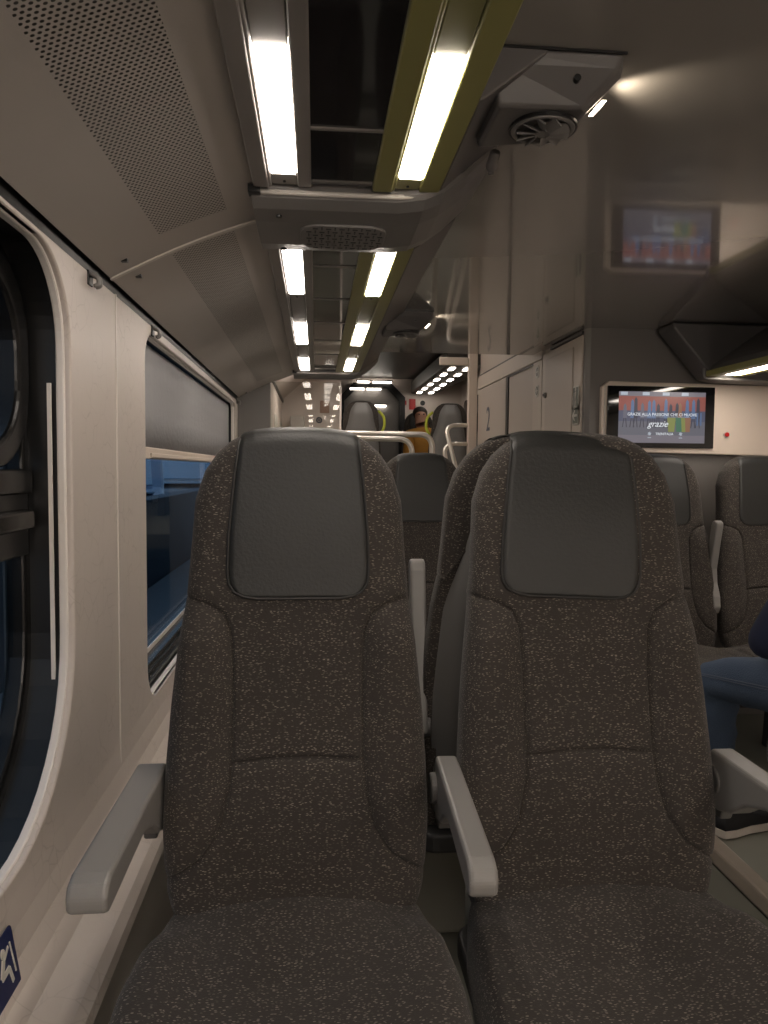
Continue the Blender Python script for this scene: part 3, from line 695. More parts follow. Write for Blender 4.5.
# ---- stickers on the cabinet side
def xsticker(name, y, z, w, h, label, kind):
    t = thing(name, label, 'sign', (1.286, y, z))
    b = new(); box(b, -.0020, .0, -w/2, w/2, -h/2, h/2); obj('sign_border', b, M['signwhite'], t)
    b = new(); box(b, -.0028, -.0018, -w/2+.006, w/2-.006, -h/2+.008, h/2-.008); obj('sign_field', b, M['signgreen'], t)
    b = new()
    def face(pl):
        A = [b.verts.new((-.0032, -p[0], p[1])) for p in pl]; B = [b.verts.new((-.0026, -p[0], p[1])) for p in pl]
        b.faces.new(A); b.faces.new(B[::-1])
        for i in range(len(pl)): b.faces.new((A[i], B[i], B[(i+1) % len(pl)], A[(i+1) % len(pl)]))
    if kind == 'arrow':
        face(bar((-.030, 0), (.026, 0), .012)); face([(.0, .026), (.012, .026), (.040, 0), (.022, 0)]); face([(.0, -.026), (.012, -.026), (.040, 0), (.022, 0)])
        for v in b.verts: v.co.y *= -1
        for v in b.verts: v.co.y *= 1
    else:
        face(circ(0, .045, .009)); face(bar((0, .034), (0, -.005), .016)); face(bar((0, 0), (-.014, -.05), .008)); face(bar((0, 0), (.014, -.05), .008)); face(bar((-.02, .03), (-.02, -.055), .004))
    obj('sign_symbol', b, M['signwhite'], t)
xsticker('pictogram_sign', 3.655, 1.581, .085, .125, 'upper grey green sign with standing figure on the cabinet side', 'person')
xsticker('arrow_sign', 3.655, 1.497, .085, .125 - .03, 'lower grey green sign with white arrow on the cabinet side', 'arrow')
def round_sticker(y, z, label, x=1.291):
    t = thing('round_sticker', label, 'sticker', (x, y, z), 'round stickers on the cabinet side')
    b = new(); disc_ring(b, (0, 0, 0), 'x', .026, .038, .003, 24); obj('sticker_ring', b, M['signwhite'], t)
    b = new(); cyl(b, (0, 0, 0), 'x', .026, .002, 24); obj('sticker_face', b, M['signgreen'], t)
    b = new(); box(b, -.002, -.001, -.018, .018, -.004, .004); box(b, -.002, -.001, -.005, .005, -.016, .014); obj('sticker_symbol', b, M['signwhite'], t)
round_sticker(4.34, 1.800, 'upper of two round stickers on the taupe door jamb')
round_sticker(4.34, 1.690, 'lower of two round stickers on the taupe door jamb')
o = text('2', .26, (1.2925, 5.60, 1.52), M['numeral'], None, 'class_number', rot=(math.pi/2, 0, -math.pi/2), ext=.0005)
tag(o, 'large blue grey numeral two on the far sliding door panel', 'number')

# ================================================================ SEATS
HW = [(.44, .212), (.455, .219), (.48, .226), (.53, .232), (.60, .236), (.70, .233), (.80, .2265), (.90, .217), (.98, .206), (1.05, .2005), (1.16, .194), (1.215, .177), (1.25, .154), (1.272, .130), (1.284, .108), (1.291, .085), (1.2945, .055), (1.296, .02)]
def hw(z): return lerp(HW, z)
def ztop(x):
    x = abs(x)
    for (z0, w0), (z1, w1) in zip(HW[::-1], HW[::-1][1:]):
        if w0 <= x <= w1: return z0 + (z1 - z0) * (x - w0) / (w1 - w0)
    return 1.296 if x < .02 else 1.20
seams = [[(.21, .985), (.165, .975), (.135, .958), (.121, .925), (.117, .86), (.116, .72), (.119, .66), (.135, .59), (.165, .545), (.24, .495)],
         [(-.119, .700), (-.04, .709), (.04, .709), (.119, .700)]]
def surf(x, z):
    """front face of the backrest, local y (towards the sitter is -y)"""
    ax = abs(x); pl = (z - .46) / .83 * .15
    w = hw(z); e = min(w - ax, (ztop(x) - z) * 1.1, 99)
    R = .036; t = max(0, min(1, e / R)); y = pl + R * (1 - math.sqrt(max(0, 1 - (1-t)**2)))
    y -= .016 * sm(.118, .165, ax) * (1 - sm(.90, .985, z)) * sm(.45, .60, z) * (1 - .4*sm(.19, .23, ax))
    y -= .010 * math.exp(-((z-.62)/.13)**2) * (1 - sm(.10, .2, ax)) + .008 * math.exp(-((z-1.12)/.10)**2) * (1 - sm(.10, .2, ax))
    g = 0
    for i, s in enumerate(seams):
        d = min(segd((ax if i == 0 else x, z), a, b_) for a, b_ in zip(s, s[1:]))
        g = max(g, math.exp(-(d/.0030)**2) * .009 + math.exp(-(d/.014)**2) * .0035)
    return y + g
def backrest_mesh():
    b = new(); nu = 190
    zs_ = [.44 + (1.20-.44)*i/250 for i in range(251)] + [1.20 + .08*i/22 for i in range(1, 23)] + [1.284, 1.288, 1.291, 1.293, 1.2945, 1.2955, 1.296]
    rows = []
    for z in zs_:
        w = hw(z); rows.append([b.verts.new((math.sin(u*math.pi/2)*.35*w + u*.65*w, surf(math.sin(u*math.pi/2)*.35*w + u*.65*w, z), z)) for u in [-1 + 2*i/nu for i in range(nu+1)]])
    for r1_, r2_ in zip(rows, rows[1:]):
        for i in range(nu): b.faces.new((r1_[i], r1_[i+1], r2_[i+1], r2_[i]))
    # side band going back
    loop = [r[0] for r in rows] + rows[-1][1:] + [r[-1] for r in rows[::-1]][1:] + rows[0][::-1][1:-1]
    prev = loop
    for k, (dy, s) in enumerate(((.012, 1.004), (.030, .998), (.042, .985), (.046, .95))):
        cur = [b.verts.new((v.co.x * s, v.co.y + dy - (0 if k == 0 else 0), .87 + (v.co.z - .87) * (1 + (s-1)*.5))) for v in loop]
        for i in range(len(loop)): b.faces.new((prev[i], prev[(i+1) % len(loop)], cur[(i+1) % len(loop)], cur[i]))
        prev = cur
    b.faces.new(prev)
    return b
HH = [(.984, .075), (.988, .100), (.996, .116), (1.01, .1255), (1.03, .1285), (1.10, .127), (1.20, .119), (1.285, .110), (1.2965, .105)]
def head_mesh(off=.004):
    b = new(); zz = [.984, .986, .988, .992, .996, 1.003, 1.01, 1.02, 1.03] + [1.03 + .245*i/40 for i in range(1, 41)] + [1.281, 1.286, 1.290]
    rows = []; nu = 40
    for j, z in enumerate(zz):
        w = lerp(HH, z); r = []
        for i in range(nu+1):
            u = -1 + 2*i/nu; x = u*w
            if z > 1.25: zt = min(z, ztop(x) + .0005)
            else: zt = z
            e = min(w - abs(x), z - .984); o_ = off * min(1, e / .004) - .001
            r.append(b.verts.new((x, surf(x, min(zt, ztop(x)-.0002)) - o_, zt + (off if z > 1.28 else 0) * .4)))
        rows.append(r)
    # wrap over the top
    for k, (dy, dz) in enumerate(((.010, .0045), (.025, .005), (.040, .002))):
        r = []
        for i in range(nu+1):
            u = -1 + 2*i/nu; x = u*.104; r.append(b.verts.new((x, .15 + .036 + dy - .004, min(ztop(x), 1.297) + dz)))
        rows.append(r)
    for r1_, r2_ in zip(rows, rows[1:]):
        for i in range(nu): b.faces.new((r1_[i], r1_[i+1], r2_[i+1], r2_[i]))
    return b
def piping_mesh():
    b = new(); pts = []
    for sgn in (-1, 1):
        side = [(sgn*lerp(HH, z), z) for z in (1.275, 1.25, 1.2, 1.15, 1.10, 1.06, 1.03, 1.01, .996, .988, .984)]
        pts += side if sgn < 0 else side[::-1]
    P3 = [(x, surf(x, z) - .0015, z) for x, z in pts]
    tube(b, P3, .0026, 8); return b
def shell_mesh():
    b = new(); zz = [.40, .44] + [.46 + .8*i/30 for i in range(31)] + [1.27, 1.28]
    rows = []
    for z in zz:
        zc = max(.44, z); w = hw(min(zc, 1.28)) * (.965 - .22 * sm(.92, 1.18, z)); pl = (z-.46)/.83*.15; n = 24; r = []
        d = .055 + .05 * sm(1.29, 1.15, z)
        for i in range(n+1):
            u = -1 + 2*i/n; x = w*math.copysign(abs(u)**.8, u); r.append(b.verts.new((x, pl + .045 + d*(1 - abs(u)**3.2), z)))
        rows.append(r)
    for r1_, r2_ in zip(rows, rows[1:]):
        for i in range(24): b.faces.new((r1_[i], r1_[i+1], r2_[i+1], r2_[i]))
        b.faces.new((r1_[0], r2_[0], r2_[-1], r1_[-1]))
    b.faces.new(rows[-1]); b.faces.new(rows[0][::-1])
    return b
CW = [(-.46, .20), (-.44, .232), (-.40, .248), (-.30, .256), (-.20, .256), (-.10, .246), (-.03, .232), (.02, .222), (.05, .212)]
def cushion_mesh():
    b = new(); nu, nv = 60, 60; rows = []
    def top(x, y):
        w = lerp(CW, y); e = min(w - abs(x), y + .46, .08 + 0*y + (.05 - y)) ; R = .032; t = max(0, min(1, e/R))
        z = .462 - R*(1 - math.sqrt(max(0, 1-(1-t)**2)))
        z += .016 * math.exp(-(x/.13)**2) * sm(-.14, .0, y) - .010*sm(.10,.2,abs(x))*sm(-.12,-.02,y) - .010*sm(-.14, -.05, y)*0
        z += .010 * sm(.13, .20, abs(x)) * sm(-.38, -.2, y) * (1 - sm(-.1, 0, y)) - .008 * math.exp(-(x/.15)**2) * sm(-.1, -.2, y)
        d = abs(abs(x) - (.165 + .03*(-y))) if y < -.06 else 9
        return z - math.exp(-(d/.004)**2) * .003
    for j in range(nv+1):
        v = j/nv; y = -.46 + .51 * (v*.6 + .4*(.5 - .5*math.cos(math.pi*v))); w = lerp(CW, y)
        rows.append([b.verts.new((w*(u*.7 + .3*math.sin(u*math.pi/2)), y, top(w*(u*.7 + .3*math.sin(u*math.pi/2)), y))) for u in [-1 + 2*i/nu for i in range(nu+1)]])
    for r1_, r2_ in zip(rows, rows[1:]):
        for i in range(nu): b.faces.new((r1_[i], r1_[i+1], r2_[i+1], r2_[i]))
    loop = [r[0] for r in rows] + rows[-1][1:] + [r[-1] for r in rows[::-1]][1:] + rows[0][::-1][1:-1]
    prev = loop
    for dz, s in ((.396, 1.008), (.365, .99), (.35, .94)):
        cur = [b.verts.new((v.co.x*s, -.2 + (v.co.y+.2)*s, dz)) for v in loop]
        for i in range(len(loop)): b.faces.new((prev[i], prev[(i+1) % len(loop)], cur[(i+1) % len(loop)], cur[i]))
        prev = cur
    b.faces.new(prev); return b
ARMP = [(.105, .682), (-.27, .682), (-.292, .676), (-.300, .660), (-.297, .640), (-.285, .634), (-.22, .636), (-.08, .640), (-.02, .620), (.03, .585), (.075, .570), (.108, .580)]
def arm_mesh(w=.05): b = new(); prism(b, ARMP, 'x', -w/2, w/2); return b
ME = {}
def mesh_of(key, bmf, m, smooth=True):
    if key not in ME:
        b = bmf(); bmesh.ops.recalc_face_normals(b, faces=b.faces); me = bpy.data.meshes.new(key); b.to_mesh(me); b.free(); me.materials.append(m)
        if smooth:
            for p in me.polygons: p.use_smooth = True
        ME[key] = me
    return ME[key]
def part(name, key, bmf, m, parent, smooth=True, bevel=0):
    o = bpy.data.objects.new(name, mesh_of(key, bmf, m, smooth)); C.objects.link(o); o.parent = parent
    if bevel:
        bb = o.modifiers.new('bevel', 'BEVEL'); bb.width = bevel; bb.segments = 3; bb.limit_method = 'ANGLE'; bb.angle_limit = math.radians(25)
    return o
def pan_mesh():
    b = new(); prism(b, rrect(-.235, .235, -.42, .10, .05, 5), 'z', .315, .36); return b
def leg_mesh():
    b = new(); prism(b, [(-.28, .0), (.02, .0), (.0, .315), (-.22, .315)], 'x', -.04, .04); return b
def make_seat(label, group=None):
    t = thing('train_seat', label, 'seat', (0, 0, 0), group)
    br = part('backrest', 'backrest', backrest_mesh, M['fabric'], t)
    h = part('headrest', 'headrest', head_mesh, M['leather'], br)
    part('piping', 'piping', piping_mesh, M['piping'], h)
    part('seat_shell', 'seat_shell', shell_mesh, M['shell'], t)
    part('cushion', 'cushion', cushion_mesh, M['fabric'], t)
    part('seat_pan', 'seat_pan', pan_mesh, M['seat_pan'], t, False, .008)
    part('pedestal', 'pedestal', leg_mesh, M['seat_pan'], t, False, .01)
    return t
def knob_mesh(): b = new(); cyl(b, (0, .09, .625), 'x', .028, .055); return b
def bracket_mesh(): b = new(); prism(b, [(.06, .60), (.12, .60), (.125, .55), (.08, .55)], 'x', -.012, .012); return b
def add_arm(seat, x, raised=False, w=.05, rz=0):
    a = part('armrest', 'armrest%g' % w, lambda: arm_mesh(w), M['arm'], seat, False, .009)
    a.location = (x, 0, 0)
    k = part('armrest_pivot', 'pivot', knob_mesh, M['arm_dark'], seat, False, .004); k.location = (x, .0, 0)
    br = part('armrest_bracket', 'bracket', bracket_mesh, M['arm_dark'], seat, False, .004); br.location = (x, 0, 0)
    if rz: a.rotation_euler = (0, 0, math.radians(rz))
    if raised:
        # rotate about the pivot so the arm stands up along the backrest
        c = Vector((x, .09, .645)); R = Matrix.Translation(c) @ Matrix.Rotation(-math.radians(80), 4, 'X') @ Matrix.Translation(-c)
        a.matrix_local = Matrix.Translation((0, 0, -.022)) @ R @ Matrix.Translation((x, 0, 0))
    return a
G = None
s1 = make_seat('brown flecked seat facing the viewer, the one beside the left wall'); s1.location = (-.031, 1.27, 0)
add_arm(s1, -.264, w=.054); 
def clone(src, label, loc, rot=0):
    c = copy_tree(src)
    for ch in c.children:
        for g in ch.children: g.location.x = 0; g.rotation_euler.y = 0; g.scale.x = 1
    c.scale = (1, 1, 1); c['label'] = label; c.location = loc; c.rotation_euler = (0, 0, rot); return c
proto = make_seat('brown flecked seat facing the viewer, the one beside the aisle'); proto.location = (.506, 1.27, 0)
base = proto
s3 = clone(base, 'seat turned away, backed against the aisle seat facing the viewer', (.478, 1.80, 0), math.pi)
s4 = clone(base, 'seat turned away, hidden behind the left seat by the wall', (-.052, 1.80, 0), math.pi)
s5 = clone(base, 'seat seen through the gap between the two front seats', (.485, 3.30, 0))
s6 = clone(base, 'seat in the row behind, against the far left window', (-.035, 3.30, 0))
s7 = clone(base, 'empty seat across the aisle below the screen, nearer the aisle', (1.545, 3.12, 0))
s8 = clone(base, 'seat across the aisle in the corner below the red button', (2.035, 3.12, 0))
s9 = clone(base, 'seat across the aisle with the person in jeans on it', (1.56, 1.62, 0), math.pi)
proto.scale = (1.03, 1, 1); add_arm(proto, -.256, w=.040, rz=-2.4)
for ch in proto.children:
    for g in ch.children:
        if g.name.startswith('headrest'): g.location.x = -.072; g.rotation_euler.y = .046; g.scale.x = 1.02; add_arm(proto, .278, w=.046)
add_arm(s4, -.292, raised=True, w=.036)
add_arm(s7, .222, raised=True, w=.034)
# far upper saloon seats seen from behind, with yellow handles
def far_seat(x, y, label, rot=math.pi, handle=0):
    c = copy_tree(base_plain); c['label'] = label; c.location = (x, y, .68); c.rotation_euler = (0, 0, rot)
    if handle:
        b = new(); s = -handle
        tube(b, bend([(s*.19, .16, 1.20), (s*.26, .15, 1.14), (s*.27, .14, 1.02), (s*.215, .12, .93)], .05, 4), .016, 8)
        obj('grab_handle', b, M['yellow'], c, smooth=True)
    return c
base_plain = s3
far_seat(.50, 8.6, 'grey backed seat on the upper level with yellow handle, left of the gangway door', handle=1)
far_seat(1.52, 8.7, 'grey backed seat on the upper level with yellow handle, beside the right rail', handle=-1)
far_seat(2.03, 8.75, 'grey backed seat on the upper level tucked against the right wall')
# charcoal leather back top of the far seats comes with the shell

# ================================================================ HANDRAILS
def rail(name, paths, label, r=.023):
    b = new(); 
    t = thing(name, label, 'handrail', (paths[0][0][0], paths[0][0][1], .78))
    for p in paths:
        b = new(); tube(b, bend(p, .11, 8), r, 12); o = obj('rail_tube', b, M['steel'], t, smooth=True, origin=t.location); o.location = (0, 0, 0)
    return t
rail('stair_handrail', [[(-.28, 6.0, 1.505), (.93, 6.0, 1.505), (.94, 6.0, .68)]], 'long steel guard rail across the stairwell, the higher one')
rail('stair_handrail', [[(-.28, 5.75, 1.46), (.735, 5.75, 1.455), (.745, 5.75, .44)]], 'shorter steel guard rail just below and in front of the long one', .021)
rail('stair_handrail', [[(1.235, 5.99, 1.582), (1.03, 5.99, 1.582), (1.10, 5.80, 1.20), (1.14, 5.70, .9)], [(1.235, 5.99, 1.432), (1.015, 5.99, 1.432), (1.06, 5.90, 1.15), (1.09, 5.8, .9)]], 'pale double tube handrail fixed to the cream post', .017)
# ================================================================ GLASS SCREEN, POSTER, SIGNS, FAR LIGHTS
gp = thing('glass_screen', 'clear glass screen reflecting ceiling lights at the end of the left seats', 'glass screen', (-.07, 4.92, .9))
b = new(); box(b, -.294, .150, 4.866, 4.876, .05, 1.775); o = obj('glass_pane', b, M['glass_clear'], gp, origin=gp.location); o.location = (0, 0, 0)
b = new(); box(b, .150, .162, 4.862, 4.879, .0, 1.86); o = obj('glass_edge', b, M['far_white'], gp, origin=gp.location); o.location = (0, 0, 0)
b = new(); box(b, .045, .155, 8.985, 8.998, 1.885, 2.03); tag(obj('wall_poster', b, M['poster'], bevel=.002), 'small brown red notice on the cream partition behind the glass screen', 'poster')
b = new(); disc_ring(b, (.035, 8.993, 1.80), 'y', .022, .036, .01); cyl(b, (.035, 8.993, 1.80), 'y', .012, .01); tag(obj('round_notice', b, M['numeral']), 'small round notice below the brown red poster', 'notice')
b = new(); box(b, 1.475, 1.575, 11.93, 11.948, 2.18, 2.345); tag(obj('red_notice', b, M['redsign']), 'tall red notice on the pale far wall', 'sign')
b = new(); box(b, 1.40, 1.43, 11.93, 11.948, 2.25, 2.32); tag(obj('red_label', b, M['redsign']), 'tiny red label left of the tall red notice', 'sign')
b = new(); cyl(b, (1.69, 11.94, 2.285), 'y', .04, .02, 16); tag(obj('dark_knob', b, M['black_gap'], bevel=.004), 'round black fitting on the pale far wall', 'fitting')
# far rack with two rows of lights
fr = thing('far_light_rack', 'sloping light rack with two rows of bright lamps on the upper level', 'light rack', (1.7, 10.5, 2.45))
b = new(); prism(b, [(1.50, 2.44), (1.54, 2.422), (1.84, 2.422), (1.90, 2.44), (2.28, 2.62), (1.50, 2.62)], 'y', 8.6, 11.94); o = obj('rack_body', b, M['far_grey'], fr, origin=fr.location, bevel=.01); o.location = (0, 0, 0)
for i in range(6):
    yy = 8.75 + i*.55
    for x in (1.595, 1.775):
        b = new(); box(b, x-.028, x+.028, yy, yy+.22, 2.412, 2.4215); o = obj('light_diffuser', b, M['lamp_far'], fr, origin=fr.location); o.location = (0, 0, 0)
def trans_light(x0, x1, y, z, label):
    t = thing('ceiling_light', label, 'ceiling light', ((x0+x1)/2, y, z), 'short lights over the gangway door')
    b = new(); box(b, x0, x1, y-.02, y+.02, z-.012, z+.012); o = obj('light_diffuser', b, M['lamp_far'], t, origin=t.location); o.location = (0, 0, 0)
    b = new(); box(b, x0-.02, x1+.02, y-.03, y+.03, z+.012, z+.03); o = obj('light_housing', b, M['far_grey'], t, origin=t.location, bevel=.003); o.location = (0, 0, 0)
trans_light(.64, .83, 11.80, 2.585, 'upper left short light over the gangway door')
trans_light(.88, 1.17, 11.80, 2.585, 'upper right short light over the gangway door')
trans_light(.53, .75, 11.84, 2.480, 'lower left short light over the gangway door')
trans_light(.79, 1.01, 11.84, 2.480, 'lower right short light over the gangway door')
trans_light(.92, 1.10, 11.90, 2.225, 'short light glowing inside the gangway door')
# fill lamps added on the unseen bulkhead behind the viewer to brighten the saloon
for x, lb in ((.2, 'tall added fill lamp on the left of the bulkhead behind the viewer'), (1.75, 'tall added fill lamp on the right of the bulkhead behind the viewer')):
    t = thing('fill_lamp', lb, 'fill lamp', (x, YB + .002, 1.25))
    b = new(); box(b, -.09, .09, 0, .03, -.50, .45); obj('lamp_housing', b, M['grey_plastic'], t, bevel=.006)
    b = new(); box(b, -.075, .075, .031, .05, -.48, .43); obj('light_diffuser', b, M['lamp'], t, bevel=.006)
tag(obj('heater_duct', prism(new(), rrect(1.885, 1.985, .0, .235, .012, 3), 'x', .09, .395), M['floor']), 'low grey green duct on the floor between the two front seats', 'duct')
# added fill lamps, hidden behind the upstand, that brighten the stair hall and corridor
for i, (x, y) in enumerate(((.5, 5.6), (.7, 7.6), (.0, 6.0), (.0, 7.6), (1.5, 7.3))):
    t = thing('ceiling_light', ('added round fill lamp nearest the stairs', 'added round fill lamp over the upper landing', 'added round fill lamp over the near end of the corridor', 'added round fill lamp over the far end of the corridor', 'added round fill lamp over the upper level seats')[i], 'ceiling light', (x, y, 2.655))
    if i in (2, 3): t.location.z = 2.285
    b = new(); cyl(b, (0, 0, 0), 'z', .15, .012); obj('light_diffuser', b, M['lamp'], t)
    b = new(); disc_ring(b, (0, 0, 0), 'z', .15, .17, .018); obj('light_ring', b, M['far_grey'], t)

# ================================================================ PEOPLE
def skin_body(name, joints, edges, m, parent=None, sub=2):
    """joints: {key: (x,y,z,r)}; first key is the root"""
    ks = list(joints); me = bpy.data.meshes.new(name)
    me.from_pydata([joints[k][:3] for k in ks], [(ks.index(a), ks.index(b_)) for a, b_ in edges], [])
    o = bpy.data.objects.new(name, me); C.objects.link(o); me.materials.append(m)
    md = o.modifiers.new('skin', 'SKIN'); md.use_smooth_shade = True
    for i, k in enumerate(ks):
        sv = me.skin_vertices[0].data[i]; r = joints[k][3]; sv.radius = (r, r) if not isinstance(r, tuple) else r; sv.use_root = (i == 0)
    s = o.modifiers.new('sub', 'SUBSURF'); s.levels = sub; s.render_levels = sub
    if parent: o.parent = parent
    return o
def bake(o):
    dg = bpy.context.evaluated_depsgraph_get(); me = bpy.data.meshes.new_from_object(o.evaluated_get(dg)); o.modifiers.clear(); o.data = me
    for p in me.polygons: p.use_smooth = True
    return o
pe = thing('person', 'person in blue jeans, navy top and black shoes seated across the aisle', 'person', (1.56, 1.75, .0)); PO = Vector((1.56, 1.75, 0))
def pj(d): return {k: ((v[0]-PO.x), (v[1]-PO.y), v[2], v[3]) for k, v in d.items()}
J = pj({'pelvis': (1.57, 1.80, .60, .115), 'belly': (1.57, 1.84, .74, .12), 'chest': (1.57, 1.92, .92, .125), 'uchest': (1.57, 1.96, 1.03, .10), 'neck': (1.57, 1.99, 1.12, .048), 'head0': (1.57, 2.01, 1.19, .066), 'head1': (1.57, 2.02, 1.29, .085), 'head2': (1.57, 2.01, 1.36, .06),
      'shL': (1.42, 1.95, 1.02, .06), 'elL': (1.285, 2.03, .715, .045), 'wrL': (1.44, 2.18, .73, .028), 'haL': (1.50, 2.23, .735, .03),
      'shR': (1.72, 1.95, 1.02, .06), 'elR': (1.76, 1.98, .78, .045), 'wrR': (1.67, 2.18, .74, .028), 'haR': (1.63, 2.23, .735, .03),
      'hipL': (1.48, 1.85, .585, .095), 'thL': (1.41, 2.10, .580, .082), 'knL': (1.335, 2.36, .535, .070), 'kn2L': (1.34, 2.375, .485, .062), 'caL': (1.355, 2.40, .34, .060), 'anL': (1.385, 2.44, .10, .042),
      'hipR': (1.66, 1.85, .575, .09), 'thR': (1.71, 2.07, .57, .08), 'knR': (1.75, 2.28, .55, .066), 'kn2R': (1.752, 2.30, .50, .06), 'caR': (1.75, 2.32, .33, .055), 'anR': (1.74, 2.35, .09, .040)})
E_ = [('pelvis', 'belly'), ('belly', 'chest'), ('chest', 'uchest'), ('uchest', 'neck'), ('neck', 'head0'), ('head0', 'head1'), ('head1', 'head2')]
for s in 'LR': E_ += [('uchest', 'sh'+s), ('sh'+s, 'el'+s), ('el'+s, 'wr'+s), ('wr'+s, 'ha'+s), ('pelvis', 'hip'+s), ('hip'+s, 'th'+s), ('th'+s, 'kn'+s), ('kn'+s, 'kn2'+s), ('kn2'+s, 'ca'+s), ('ca'+s, 'an'+s)]
for s, sx in (('L', 1), ('R', -1)):
    for k in range(4):
        hx, hy, hz, _ = J['ha'+s]; dx = (k-1.5)*.017
        J['f%d%s' % (k, s)] = (hx + dx, hy+.045, hz-.006, .009); J['g%d%s' % (k, s)] = (hx + dx*1.1, hy+.075 - abs(k-1.5)*.006, hz-.030, .0075)
        E_ += [('ha'+s, 'f%d%s' % (k, s)), ('f%d%s' % (k, s), 'g%d%s' % (k, s))]
    J['t'+s] = (hx + sx*.035, hy+.02, hz-.01, .010); E_.append(('ha'+s, 't'+s))
body = bake(skin_body('body', J, E_, M['skin'], pe))
# clothing is grown from the same skeleton
kt = ['pelvis', 'belly', 'chest', 'uchest', 'shL', 'elL', 'wrL', 'shR', 'elR', 'wrR']
JT = {k: (*J[k][:3], J[k][3] + .012) for k in kt}; JT['collar'] = (.01, .235, 1.085, .066); ET = [e for e in E_ if e[0] in kt and e[1] in kt] + [('uchest', 'collar')]
bake(skin_body('sweater', JT, ET, M['navy'], pe))
kj = ['pelvis'] + [a+s for s in 'LR' for a in ('hip', 'th', 'kn', 'kn2', 'ca', 'an')]
JJ = {k: (*J[k][:3], J[k][3] + .014) for k in kj}; EJ = [e for e in E_ if e[0] in kj and e[1] in kj]
jo = bake(skin_body('jeans', JJ, EJ, M['jeans'], pe))
# denim folds: displace
for v in jo.data.vertices:
    n_ = v.normal; p = v.co; v.co = p + n_ * (.004*math.sin(p.z*70 + p.x*40 + p.y*25) + .0025*math.sin(p.y*120 - p.z*60))
# outer-seam stitching on the near thigh
b = new()
for dz in (0, .010):
    pts = []
    for i in range(15):
        t_ = i/14; a, c = Vector(J['hipL'][:3]), Vector(J['knL'][:3]); p = a.lerp(c, t_); r = .109*(1-t_) + .080*t_
        pts.append(p + Vector((-.90, -.28, .30 - dz*8)).normalized() * (r + .002))
    tube(b, pts, .0013, 6)
obj('stitching', b, mat('denim_stitch', (.12, .14, .19), .8), jo)
b = new(); bmesh.ops.create_uvsphere(b, u_segments=24, v_segments=14, radius=1)
for v in b.verts: v.co = Vector((v.co.x*.092, v.co.y*.105, v.co.z*.10)) + Vector((1.57, 2.0, 1.335)) - PO
b.verts.ensure_lookup_table()
bmesh.ops.delete(b, geom=[v for v in b.verts if v.co.z < 1.29 - 0 and v.co.y > 2.03 - PO.y], context='VERTS'); obj('hair', b, M['hair'], pe, smooth=True)
b = new()
for sx in (-.032, .032):
    cyl(b, (1.57+sx-PO.x, 2.102-PO.y, 1.295), 'y', .009, .012, 12)
obj('eyes', b, M['black_gap'], pe)
b = new(); tube(b, [(0, .345, 1.29), (0, .362, 1.265), (0, .352, 1.258)], [.007, .013, .006], 8); obj('nose', b, M['skin'], pe, smooth=True)
def shoe(cx, cy, rz, parent):
    def tr(b):
        bmesh.ops.rotate(b, verts=b.verts, cent=(0, 0, 0), matrix=Matrix.Rotation(rz, 3, 'Z')); bmesh.ops.translate(b, verts=b.verts, vec=(cx-PO.x, cy-PO.y, 0)); return b
    out = [(.0, -.10), (.030, -.095), (.038, -.05), (.036, .02), (.048, .10), (.046, .15), (.028, .185), (0, .195), (-.030, .18), (-.042, .14), (-.040, .08), (-.032, 0), (-.036, -.06), (-.026, -.095)]
    b = new(); prism(b, out, 'z', .002, .032); s = obj('shoe_sole', tr(b), M['sole'], parent, bevel=.006, seg=3)
    b = new(); R_ = []
    hts = [(.032, 1.0, 0), (.055, .97, -.004), (.075, .80, -.03), (.095, .62, -.055), (.115, .60, -.060)]
    for z, s_, dy in hts: R_.append([b.verts.new((p[0]*s_*(1 if z < .08 else 1.05), (p[1]*(s_ if z > .06 else 1)) + dy*(1 if p[1] > 0 else .25), z - (0 if z < .06 else .0) - (.25*max(0, p[1]-.05) if z > .06 else 0))) for p in out])
    for a, c in zip(R_, R_[1:]):
        for i in range(len(out)): b.faces.new((a[i], a[(i+1) % len(out)], c[(i+1) % len(out)], c[i]))
    b.faces.new(R_[0][::-1]); b.faces.new(R_[-1]); up = obj('shoe_upper', tr(b), M['shoe'], parent, smooth=True, bevel=.004)
    b = new()
    for k in range(5):
        yy = .02 + k*.022; zz = .112 - k*.010
        tube(b, [(-.024, yy, zz-.006), (0, yy+.006, zz+.004), (.024, yy, zz-.006)], .0022, 6)
        tube(b, [(-.024, yy, zz-.006), (0, yy+.016, zz+.003), (.024, yy+.02, zz-.010)], .0022, 6)
    obj('shoe_laces', tr(b), M['white_trim'], up)
shoe(1.435, 2.37, math.radians(-70), pe)
shoe(1.74, 2.40, math.radians(-5), pe)
# distant passenger in mustard jacket
pd = thing('person', 'distant person in a mustard jacket between the upper level seats', 'person', (1.39, 9.66, .68)); pd.rotation_euler = (0, 0, math.pi)
JD = {'pelvis': (0, 0, .52, .13), 'chest': (0, .02, .86, .15), 'uchest': (0, .02, 1.0, .12), 'neck': (0, .02, 1.08, .06), 'head0': (.04, .01, 1.15, .08), 'head1': (.05, .01, 1.24, .09), 'head2': (.05, .01, 1.30, .06),
      'shL': (-.17, .02, .98, .07), 'elL': (-.21, .08, .72, .05), 'wrL': (-.12, .26, .64, .035), 'haL': (-.09, .33, .63, .03), 'shR': (.17, .02, .98, .07), 'elR': (.21, .08, .72, .05), 'wrR': (.12, .26, .64, .035), 'haR': (.09, .33, .63, .03),
      'knL': (-.10, .45, .52, .08), 'anL': (-.10, .45, .08, .05), 'knR': (.10, .45, .52, .08), 'anR': (.10, .45, .08, .05)}
